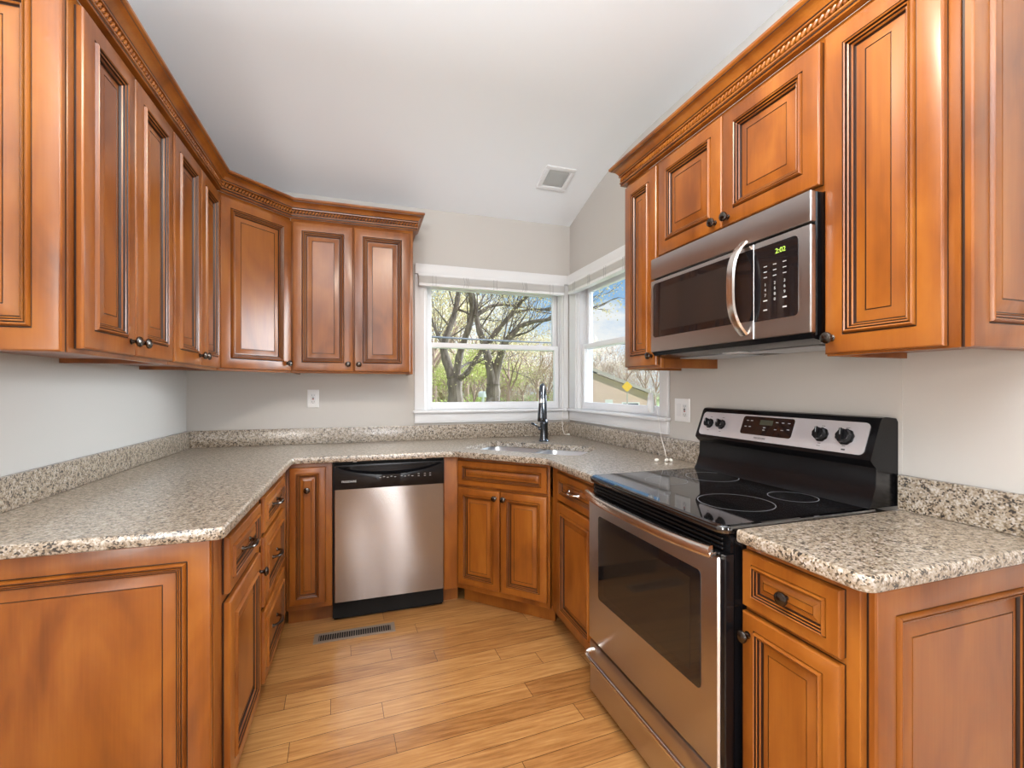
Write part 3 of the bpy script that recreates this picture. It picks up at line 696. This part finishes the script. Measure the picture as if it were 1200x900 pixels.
for x, z in ((.222, .127), (.290, .127), (.222, .098), (.290, .098)): mark('key_mark', kpd, I4, x - .007, x + .007, -.3681, -.3676, z - .002, z + .002)
mb = MB(); mb.loops([[(x, -.362, .0115), (x, -.350, -.004), (x, -.300, -.014), (x, -.03, -.014), (x, -.03, .0035), (x, -.3435, .0035), (x, -.3435, .0115)] for x in (-wM + .004, wM - .004)]); ub = mb.build('underside', 'black', mw)
for a, b_ in ((-wM + .06, -.05), (.05, wM - .06)): MB().rbox(a, b_, -.26, -.08, -.018, -.0145, .001).build('grease_filter', 'steel_sink', ub)
MB().rbox(-.04, .04, -.29, -.16, -.017, -.0145, .001).build('cooktop_lamp_lens', 'frosted', ub)

# ---------------------------------------------------------------- range
rg = thing('range', 'freestanding stainless electric range with a black glass cooktop', 'stove', (XR, 1.3255, 0), -PI / 2)
wR = .3745
mb = MB(); mb.box(-wR + .002, wR - .002, -.628, -.03, .055, .9035); mb.box(-wR + .03, wR - .03, -.60, -.05, .001, .056); mb.build('body', 'black', rg)
ck = round_poly([(-wR, -.668), (wR, -.668), (wR, -.095), (-wR, -.095)], [.035, .035, .004, .004], 6)
mb = MB(); slab(mb, ck, [(.010, .8940), (.002, .8975), (0, .904), (0, .911), (.003, .9165), (.010, .9195)]); ckt = mb.build('cooktop', 'cooktop_glass', rg)
rng = []
for k, (x, y, r_) in enumerate(((.178, -.435, .112), (.182, -.200, .074), (-.175, -.430, .080), (-.180, -.205, .100))):
    def ann(r0, r1): return [[(x + r_q * math.cos(2 * PI * i / 64), y + r_q * math.sin(2 * PI * i / 64), .9197) for i in range(64)] for r_q in (r0, r1)]
    mb = MB(); mb.loops(ann(r_ - .0018, r_), 0, False, False)
    mb.build('burner_ring', 'ring', ckt, smooth=False)
# vent trim above the door
mb = MB(); mb.box(-wR + .004, wR - .004, -.640, -.6285, .846, .8935)
for k in range(3): mb.rbox(-wR + .02, wR - .02, -.652, -.6395, .850 + k * .013, .857 + k * .013, .002)
mb.build('vent_trim', 'black', rg)
# oven door
mb = MB(); mb.rbox(-wR + .004, wR - .020, -.664, -.6295, .252, .832, .005); od = mb.build('oven_door', 'steel', rg)
mb = MB(); mb.rbox(wR - .0195, wR - .001, -.660, -.6295, .252, .8435, .003); mb.rbox(-wR + .006, wR - .020, -.662, -.6295, .8325, .8450, .002); mb.build('door_edge', 'black', od)
ow = round_poly([(-.288, .440), (.288, .440), (.288, .772), (-.288, .772)], .014, 5)
mb = MB(); mb.loops([[(x, -.6642, z) for x, z in ow], [(x, -.6657, z) for x, z in ow]]); wn_ = mb.build('window_surround', 'black_glass', od)
ow = round_poly([(-.245, .472), (.245, .472), (.245, .738), (-.245, .738)], .006, 4)
mb = MB(); mb.loops([[(x, -.6659, z) for x, z in ow], [(x, -.6664, z) for x, z in ow]]); mb.build('window_glass', 'oven_glass', od)
mb = MB(); L = []
for i in range(21):
    a = -1 + 2 * i / 20; y = -.684 - .030 * (1 - abs(a) ** 3); x = a * .352 - .006
    L.append([(x, y + .010, .832), (x, y, .830), (x, y - .006, .838), (x, y - .0065, .854), (x, y - .003, .862), (x, y + .008, .863)])
mb.loops(L); 
for sx_ in (-1, 1): mb.rbox(sx_ * .340 - .014 - .006, sx_ * .340 + .014 - .006, -.688, -.6625, .834, .8445, .003)
mb.build('handle', 'steel_handle', od)
# drawer
mb = MB(); mb.rbox(-wR + .004, wR - .020, -.660, -.6295, .030, .240, .005); drw = mb.build('storage_drawer', 'steel', rg)
mb = MB(); mb.rbox(wR - .0195, wR - .001, -.657, -.6295, .030, .240, .003); mb.build('drawer_edge', 'black', drw)
pts = [(-.335, -.658, .216), (-.340, -.680, .212), (-.335, -.694, .206)] + [(-.30 + .60 * k / 8, -.697, .203) for k in range(9)] + [(.325, -.694, .206), (.330, -.680, .212), (.325, -.658, .216)]
mb = MB(); mb.tube(pts, .0085, 12); mb.build('drawer_handle', 'chrome', drw)
# backguard
prof = [(-.002, .9205), (-.128, .9205), (-.118, .935), (-.100, .985), (-.098, 1.040), (-.112, 1.052), (-.122, 1.064), (-.120, 1.072), (-.078, 1.182), (-.070, 1.190), (-.055, 1.193), (-.010, 1.188), (-.002, 1.176)]
mb = MB(); mb.loops([[(x, y, z) for y, z in prof] for x in (-wR, wR)]); bgd = mb.build('backguard', 'black', rg)
nv = Vector((0, -.1175, -.0)).normalized()
up_ = Vector((0, .042, .110)).normalized(); ou = Vector((0, -.110, .042)).normalized()
o0 = Vector((0, -.120, 1.072)) + up_ * .004
pl = round_poly([(-.357, 0), (.352, 0), (.352, .104), (-.357, .104)], .016, 5)
mb = MB(); mb.loops([[tuple(o0 + Vector((x, 0, 0)) + up_ * y + ou * e_) for x, y in pl] for e_ in (.0002, .003)]); pnl = mb.build('control_panel', 'steel_panel', bgd)
def on(x, y, e_=.0032): return o0 + Vector((x, 0, 0)) + up_ * y + ou * e_
TP = Matrix.Translation(on(0, 0)) @ Matrix(((1, 0, 0, 0), (0, up_.y, ou.y, 0), (0, up_.z, ou.z, 0), (0, 0, 0, 1)))
rot = TP.to_euler()
for x, r_ in ((-.305, .0185), (-.236, .0185), (.207, .0215), (.288, .0235)):
    mb = MB(); mb.T = TP @ Matrix.Translation((x, .052, 0)) @ Matrix.Rotation(.2, 4, 'Z')
    L = []
    for rr_, h_ in ((1.12, 0), (1.12, .003), (.96, .004), (.90, .020), (.80, .022)):
        L.append([(r_ * rr_ * (1 + .035 * math.cos(9 * 2 * PI * k / 36)) * math.cos(2 * PI * k / 36), r_ * rr_ * (1 + .035 * math.cos(9 * 2 * PI * k / 36)) * math.sin(2 * PI * k / 36), h_) for k in range(36)])
    mb.loops(L); mb.rbox(-.0048, .0048, -r_ * .95, r_ * .95, .020, .029, .002)
    kn = mb.build('control_knob', 'black', bgd)
    mk = MB(); mk.T = mb.T; mk.box(-.0008, .0008, 0, r_ * .9, .0291, .0295); mk.build('pointer_mark', 'mark', kn)
dsp = round_poly([(-.128, .024), (.100, .024), (.100, .098), (-.128, .098)], .010, 4)
mb = MB(); mb.T = TP; mb.loops([[(x, y, z) for x, y in dsp] for z in (.0002, .0016)]); dp = mb.build('display_panel', 'black_glass', bgd)
mb = MB(); mb.T = TP; mb.box(-.045, .012, .066, .086, .0017, .0021); mb.build('clock_display', 'lcd', dp)
for x, y in ((-.105, .080), (-.085, .080), (-.108, .055), (-.088, .055), (-.02, .056), (-.02, .046), (.030, .080), (.055, .080), (.080, .080), (.030, .052), (.058, .052), (.082, .056)):
    mark('key_mark', dp, TP, x - .005, x + .005, y - .0012, y + .0012, .0017, .0020)
text('brand_lettering', 'FRIGIDAIRE', .0105, on(-.03, .012), bgd, 'mark_dark', rot=rot)
for x in (-.305, -.236, .207, .288):
    mark('dial_mark', bgd, TP, x - .006, x + .006, .0815, .0830, -.0002, .0003, 'mark_dark'); mark('dial_mark', bgd, TP, x - .005, x + .005, .021, .0225, -.0002, .0003, 'mark_dark')
mark('dial_mark', bgd, TP, .200, .212, .013, .0145, -.0002, .0003, 'mark_dark'); mark('dial_mark', bgd, TP, .283, .295, .008, .013, -.0002, .0003, 'mark_dark')

# ---------------------------------------------------------------- outlets, register, ceiling vent
def outlet(label, loc, rz, wide):
    w_ = .058 if wide else .036
    root = thing('wall_outlet', label, 'outlet', loc, rz)
    mb = MB(); mb.rbox(-w_, w_, -.0065, -.0005, -.059, .059, .003); mb.build('cover_plate', 'plate', root)
    cx = .023 if wide else 0
    mb = MB(); mb.rbox(cx - .0165, cx + .0165, -.0085, -.0068, -.033, .033, .001); rc = mb.build('receptacle', 'white', root)
    for s_ in (-1, 1):
        z = s_ * .021
        mark('slot', rc, I4, cx - .0075, cx - .0055, -.0090, -.0086, z - .004, z + .005, 'black'); mark('slot', rc, I4, cx + .0055, cx + .0075, -.0090, -.0086, z - .004, z + .005, 'black'); MB().lathe([(.0022, 0), (.0022, .0004)], 10, 0, '-y', (cx, -.0086, z - .008)).build('slot', 'black', rc)
    mb = MB(); mb.rbox(cx - .006, cx + .006, -.0098, -.0086, .0015, .0075, .0004); mb.build('test_button', 'black', rc)
    mb = MB(); mb.rbox(cx - .006, cx + .006, -.0098, -.0086, -.0075, -.0015, .0004); mb.build('reset_button', 'red', rc)
    if wide:
        mb = MB(); mb.rbox(-.0395, -.0065, -.0085, -.0068, -.033, .033, .001); mb.rbox(-.036, -.010, -.0105, -.0086, -.030, .030, .001); mb.build('rocker_switch', 'white', root)
    for z in (-.048, .048): MB().lathe([(.003, 0), (.0025, .001)], 10, 0, '-y', (cx, -.0066, z)).build('screw', 'plate', root)
outlet('white single-gang outlet on the back wall under the two-door upper cabinet', (-.3055, D, 1.212), 0, False)
outlet('white double-gang outlet and switch plate on the right wall beside the window', (XR, 1.936, 1.168), -PI / 2, True)

rt = thing('floor_register', 'brown slotted metal floor register in front of the dishwasher', 'vent', (-.032, 2.512, 0))
mb = MB(); X0, X1, Y0, Y1 = -.20, .20, -.046, .046
for a in ((X0, X1, Y0, Y0 + .014), (X0, X1, Y1 - .014, Y1), (X0, X0 + .022, Y0 + .014, Y1 - .014), (X1 - .022, X1, Y0 + .014, Y1 - .014)): mb.box(*a, .0005, .006)
mb.build('register_frame', 'register', rt)
mb = MB()
for k in range(31):
    x = X0 + .022 + (k + .5) * (X1 - X0 - .044) / 31
    mb.box(x - .0016, x + .0016, Y0 + .0142, Y1 - .0142, .0008, .0052)
mb.box(-.002, .002, Y0 + .0142, Y1 - .0142, .0008, .0055)
mb.build('louvres', 'register', rt)
mb = MB(); mb.box(X0 + .0222, X1 - .0222, Y0 + .0142, Y1 - .0142, .0003, .0007); mb.build('duct_opening', 'black_matte', rt)

SL = .315
cyv = 2.815; czv = 2.7025
ang = math.atan(SL)
cv = thing('ceiling_vent', 'small square white ceiling vent with a grey lens near the back right corner', 'vent', (1.240, cyv, czv - .003))
cv.rotation_euler = (-ang, 0, 0)
mb = MB()
for a in ((-.105, .105, -.105, -.075), (-.105, .105, .075, .105), (-.105, -.075, -.0748, .0748), (.075, .105, -.0748, .0748)): mb.rbox(*a, -.018, -.0005, .003)
mb.build('vent_frame', 'white', cv)
mb = MB(); mb.loops([[(x, y, z) for x, y in round_poly([(-w_, -w_), (w_, -w_), (w_, w_), (-w_, w_)], .006, 3)] for w_, z in ((.0745, -.001), (.0745, -.007), (.066, -.011), (.04, -.013))]); mb.build('lens', 'lens', cv)

# ---------------------------------------------------------------- outside
GZ = -.6
RD = Vector((math.cos(YAW), -math.sin(YAW), 0)); FD = Vector((math.sin(YAW), math.cos(YAW), 0))
def at(u, v, Y):
    k = FD + RD * ((u - 600) / F_PX) + Vector((0, 0, (HORIZON - v) / F_PX)); t_ = Y / k.y
    return Vector((0, 0, EYE)) + k * t_
struct(MB().box(-90, 110, 3.45, 130, GZ - .2, GZ).build('lawn', 'lawn'))
random.seed(7)
def jitter(p, a, b_, n=4, amp=.06):
    out = [a.lerp(b_, i / n) + Vector([random.uniform(-1, 1) * amp * (0 < i < n) for _ in range(3)]) for i in range(n + 1)]
    return out
def grow(mb, p, d_, length, r, depth, leaves, spread=.6, rmin=.006):
    n = 4; pts = [p]; q_ = p; dd = d_.normalized()
    for i in range(n):
        dd = (dd + Vector((random.uniform(-1, 1), random.uniform(-1, 1), random.uniform(-.5, .8))) * .16).normalized(); q_ = q_ + dd * length / n; pts.append(q_)
    mb.tube(pts, [r * (1 - .45 * i / n) for i in range(n + 1)], 6 if r > .03 else 4)
    if depth == 0:
        leaves.append(pts[-1]); leaves.append(pts[-2]); return
    for k in range(random.choice((2, 3, 3))):
        i = random.choice((2, 3, 4)); a = (dd + Vector((random.uniform(-1, 1), random.uniform(-1, 1), random.uniform(-.5, .9))) * spread).normalized()
        grow(mb, pts[i], a, length * random.uniform(.55, .8), max(rmin, r * (1 - .45 * i / n) * .62), depth - 1, leaves, spread, rmin)
def leaf_cloud(centres, per, rad, size):
    vs = []; fs = []
    for c0 in centres:
        for k in range(per):
            p = c0 + Vector((random.gauss(0, 1), random.gauss(0, 1), random.gauss(0, 1))) * rad
            a = Vector((random.uniform(-1, 1), random.uniform(-1, 1), random.uniform(-1, 1))).normalized() * size * random.uniform(.6, 1.3); b_ = a.orthogonal().normalized().cross(a).normalized() * a.length * .8
            n = len(vs); vs += [tuple(p - a), tuple(p + b_ * .7), tuple(p + a), tuple(p - b_ * .7)]; fs.append((n, n + 1, n + 2, n + 3))
    return vs, fs
# two big bare trees close to the house: limbs as pixel-guided paths at real distances
def big_tree(label, Y, limbs, base):
    root = thing('bare_tree', label, 'tree', (base.x, base.y, GZ), 0, None)
    S_ = Matrix.Translation((-base.x, -base.y, -GZ)); tr_ = MB(); tr_.T = S_; br2 = MB(); br2.T = S_; lv = []
    for li, (pts, r0, r1) in enumerate(limbs):
        P = [at(u, v, Y + dy) for u, v, dy in pts]
        if li == 0 : P[0].z = GZ - .05
        # smooth subdivide
        Q = []
        for i in range(len(P) - 1):
            for k in range(4):
                t_ = k / 4; p0, p1, p2, p3 = P[max(i - 1, 0)], P[i], P[i + 1], P[min(i + 2, len(P) - 1)]
                Q.append(.5 * ((2 * p1) + (p2 - p0) * t_ + (2 * p0 - 5 * p1 + 4 * p2 - p3) * t_ ** 2 + (3 * p1 - p0 - 3 * p2 + p3) * t_ ** 3))
        Q.append(P[-1]); N = len(Q) - 1
        (tr_ if li == 0 else br2).tube(Q, [(r0 + (r1 - r0) * i / N) * (1 if li == 0 else .78) * (1 + .08 * math.sin(i * 1.7)) for i in range(N + 1)], 10)
        for k in range(2 if li == 0 else 6):
            i = random.randint(N // 3, N); dd = (Q[i] - Q[max(i - 2, 0)]).normalized() + Vector((random.uniform(-1, 1), random.uniform(-1, 1), random.uniform(-.3, 1))) * .9
            if li: grow(br2, Q[i], dd, random.uniform(.6, 1.2), max(.010, (r0 + (r1 - r0) * i / N) * .24), 2, lv, .75, .006)
        if li: grow(br2, Q[-1], Q[-1] - Q[-3], 1.0, r1 * .9, 2, lv, .7, .006)
    tr_.build('trunk', 'bark', root); br2.build('branches', 'bark', root)
    vs, fs = leaf_cloud([S_ @ p for p in lv], 6, .20, .028)
    raw('buds', vs, fs, 'bud_cream', root)
Y1_ = 12.0
big_tree('big forked bare tree seen through the left half of the back wall window', Y1_, [
    ([(533, 520, 0), (534, 480, 0), (533, 450, 0), (531, 440, 0)], .22, .18),
    ([(531, 444, 0), (524, 425, .1), (520, 408, .2), (523, 395, .2), (532, 370, .4), (537, 345, .5), (538, 320, .6)], .17, .07),
    ([(534, 444, 0), (538, 420, -.2), (541, 408, -.3), (549, 385, -.5), (553, 368, -.5), (552, 345, -.7), (551, 318, -.8)], .14, .06),
    ([(535, 446, 0), (546, 438, -.3), (556, 424, -.5), (566, 408, -.6), (580, 390, -.8), (592, 375, -.9)], .11, .04),
    ([(538, 432, 0), (548, 426, .2), (558, 424, .3), (572, 428, .4)], .05, .02),
    ([(522, 405, .2), (514, 395, .3), (508, 380, .5), (503, 365, .6)], .07, .03),
    ([(534, 362, .4), (546, 366, .2), (556, 372, 0), (562, 380, -.2)], .05, .025),
], at(533, 470, Y1_))
Y2_ = 11.0
big_tree('big bare tree with two spreading limbs behind the faucet side of the back window', Y2_, [
    ([(578, 520, 0), (578, 485, 0), (578, 460, 0), (578, 450, 0)], .20, .165),
    ([(577, 452, 0), (573, 425, 0), (568, 405, .2), (562, 388, .3), (559, 375, .4), (557, 360, .5), (548, 340, .7)], .15, .05),
    ([(579, 453, 0), (583, 430, 0), (588, 412, -.2), (592, 401, -.3), (600, 392, -.4), (611, 382, -.5), (625, 377, -.7), (640, 375, -.9)], .15, .05),
    ([(573, 402, .2), (582, 390, .1), (591, 378, 0), (602, 366, -.1), (610, 354, -.2), (618, 347, -.3), (640, 338, -.5)], .08, .035),
    ([(557, 371, .4), (566, 364, .5), (575, 359, .6), (588, 357, .7), (600, 358, .8), (612, 360, .9)], .075, .03),
    ([(596, 398, -.3), (606, 393, -.3), (616, 390, -.4), (624, 386, -.5)], .045, .02),
    ([(604, 366, -.1), (614, 364, -.2), (624, 362, -.2), (634, 363, -.3)], .05, .02),
], at(578, 470, Y2_))
# woods behind: one tree of each kind, then copies
def proto_tree(name, label, cat, h, r, leafm, barkm, per, rad, size, group, seed, depth=3):
    random.seed(seed); root = thing(name, label, cat, (0, 0, GZ), 0, group); mb = MB(); lv = []
    pts = [Vector((0, 0, -.05)), Vector((.05, .02, h * .16)), Vector((-.03, .05, h * .33))]; mb.tube(pts, [r, r * .8, r * .65], 8)
    for k in range(5):
        a = 2 * PI * k / 5 + random.uniform(-.3, .3); grow(mb, pts[2] - Vector((0, 0, h * .05 * (k % 3))), Vector((math.cos(a) * .65, math.sin(a) * .65, 1)), h * .26, r * .5, depth, lv, .75, .012)
    mb.build('trunk', barkm, root, smooth=False)
    vs, fs = leaf_cloud(lv, per, rad, size); raw('foliage', vs, fs, leafm, root)
    return root
def copy_tree(src, loc, rz, sc):
    c0 = src.copy(); COL.objects.link(c0)
    for ch in src.children:
        k = ch.copy(); COL.objects.link(k); k.parent = c0
    c0.location = loc; c0.rotation_euler = (0, 0, rz); c0.scale = (sc, sc, sc)
    return c0
def forest(src, spots):
    for i, (u, Y, sc) in enumerate(spots):
        p = at(u, 455, Y); p.z = GZ
        o = src if i == 0 else copy_tree(src, (0, 0, 0), 0, 1)
        o.location = p; o.rotation_euler = (0, 0, i * 1.7); o.scale = (sc,) * 3
forest(proto_tree('budding_tree', 'cream-budding tree in the woods beyond the lawn', 'tree', 9, .16, 'bud_cream', 'twig', 12, .34, .060, 'cream trees beyond the lawn', 11),
       [(508, 24, 1.05), (548, 33, 1.25), (596, 25, .80), (505, 44, 1.6), (630, 36, .95)])
forest(proto_tree('budding_tree', 'low yellow-green tree in the woods beyond the lawn', 'tree', 5.5, .10, 'bud_green', 'twig', 14, .30, .055, 'yellow-green trees beyond the lawn', 12),
       [(556, 19.5, .80), (530, 40, 1.0), (570, 28.5, .8), (612, 30, .85)])
forest(proto_tree('bare_thicket_tree', 'brown twiggy tree in the woods beyond the lawn', 'tree', 6, .10, 'bud_brown', 'twig', 12, .30, .040, 'brown twiggy trees beyond the lawn', 13),
       [(642, 22, .75), (730, 32, 1.0), (768, 28, 1.0), (700, 40, 1.1), (757, 40, 1.25)])
random.seed(21)
vs = []; fs = []; mi_ = []
for k in range(560):      # far wood edge that nobody could count
    u = random.uniform(440, 860); Y = random.uniform(53, 68); c0 = at(u, 455, Y); hgt = random.uniform(4.0, 9.4) * (1 if u < 700 else .9)
    sel = random.choices((0, 1, 2, 3), (.22, .22, .44, .12) if u < 585 else (.05, .12, .73, .10))[0]
    for q_ in range(110):
        t_ = random.random() ** .8; p = Vector((c0.x + random.gauss(0, .9), c0.y + random.gauss(0, .9), GZ + hgt * t_))
        a = Vector((random.uniform(-.4, .4), random.uniform(-.4, .4), random.uniform(.5, 1))).normalized() * random.uniform(.12, .36); b_ = a.orthogonal().normalized() * random.uniform(.04, .10)
        n = len(vs); vs += [tuple(p - a), tuple(p + b_), tuple(p + a), tuple(p - b_)]; fs.append((n, n + 1, n + 2, n + 3)); mi_.append(sel)
wd_ = raw('woodland_edge', vs, fs, ['bud_green', 'bud_cream', 'bud_brown', 'twig'], None, mi_)
tag(wd_, 'hazy brown and green edge of the woods far behind the lawn', 'woods', None, 'stuff')
random.seed(5)
def shrub_proto():
    root = thing('shrub', 'rounded fresh green shrub at the foot of the woods', 'shrub', (0, 0, GZ), 0, 'green shrubs at the foot of the woods')
    mb = MB(); lv = []
    for k in range(7):
        a = 2 * PI * k / 7; grow(mb, Vector((0, 0, 0)), Vector((math.cos(a) * .6, math.sin(a) * .6, .9)), .7, .025, 2, lv, .8, .008)
    mb.build('stems', 'twig', root, smooth=False); vs, fs = leaf_cloud(lv, 26, .18, .04); raw('foliage', vs, fs, 'shrub', root)
    return root
forest(shrub_proto(), [(619, 15, 1.0), (603, 18.5, .85), (511, 16.5, 1.0), (549, 27, 1.1), (528, 19, .8)])
# house across the way (right window): gable end towards us
hp = at(716, 455, 21); hp.z = GZ
hs = thing('house', 'low pale brick house with a grey gable roof seen through the right wall window', 'house', hp, -YAW - R(16))
cz = lambda v: (HORIZON - v) / F_PX * (hp.x * math.sin(YAW) + hp.y * math.cos(YAW)) + EYE - GZ
zr, ze = cz(431), cz(461); wl, wr = -1.9, 1.9; xr_ = -1.3
mb = MB(); mb.loops([[(wl, y, 0), (wr, y, 0), (wr, y, ze), (xr_, y, zr - .12), (wl, y, zr - .5)] for y in (0, 7)]); mb.build('walls', 'siding', hs)
mb = MB(); mb.loops([[(wl - .2, y, zr - .50), (xr_, y, zr), (wr + .45, y, ze - .16), (wr + .45, y, ze + .0), (xr_, y, zr + .16), (wl - .2, y, zr - .34)] for y in (-.5, 7.4)]); mb.build('roof', 'roof', hs)
MB().box(-.30, .10, -.06, -.004, .02, ze * .80).build('door', 'siding_white', hs)
f = MB(); f.box(.55, 1.45, -.06, -.004, ze * .38, ze * .72); wf = f.build('window', 'siding_white', hs); MB().box(.62, 1.38, -.075, -.0605, ze * .42, ze * .68).build('pane', 'black_glass', wf)
# yellow sign
sp0 = at(735, 453, 13); sg = thing('road_sign', 'small yellow sign on a post outside the right wall window', 'sign', (sp0.x, sp0.y, GZ), R(-35))
hz = sp0.z - GZ
mb = MB(); mb.box(-.02, .02, -.02, .02, 0, hz + .1); mb.build('post', 'roof', sg)
mb = MB(); dsq = round_poly([(0, hz - .18), (.18, hz), (0, hz + .18), (-.18, hz)], .035, 4); mb.loops([[(x, y, z) for x, z in dsq] for y in (-.036, -.024)]); mb.build('sign_panel', 'sign_yellow', sg)
# mailbox
p = at(566, 463, 22); mbx = thing('mailbox', 'white mailbox on a post across the lawn between the two big trees', 'mailbox', (p.x, p.y, GZ), R(15))
hz = p.z - GZ
MB().box(-.05, .05, -.05, .05, 0, hz - .1).build('post', 'siding_white', mbx)
mb = MB(); mb.loops([[(x, y, z) for x, z in ([(-.13, hz - .0995), (.13, hz - .0995)] + [(.13 * math.cos(a), hz + .06 + .13 * math.sin(a)) for a in [PI * k / 10 for k in range(11)]])] for y in (-.25, .25)]); mb.build('box', 'siding_white', mbx)
# overhead cable between two poles outside the view
cA, cB = at(470, 375, 6.5), at(760, 392, 8.5)
cA2 = cA + (cA - cB) * .8; cB2 = cB + (cB - cA) * .8
pts = [cA2.lerp(cB2, i / 24) - Vector((0, 0, .25 * math.sin(PI * i / 24))) for i in range(25)]
mb = MB(); mb.tube([p_ - cA2 for p_ in pts], .015, 6); oc = mb.build('overhead_cable', 'wire', None, loc=cA2)
tag(oc, 'grey overhead utility cable crossing outside both windows', 'cable')
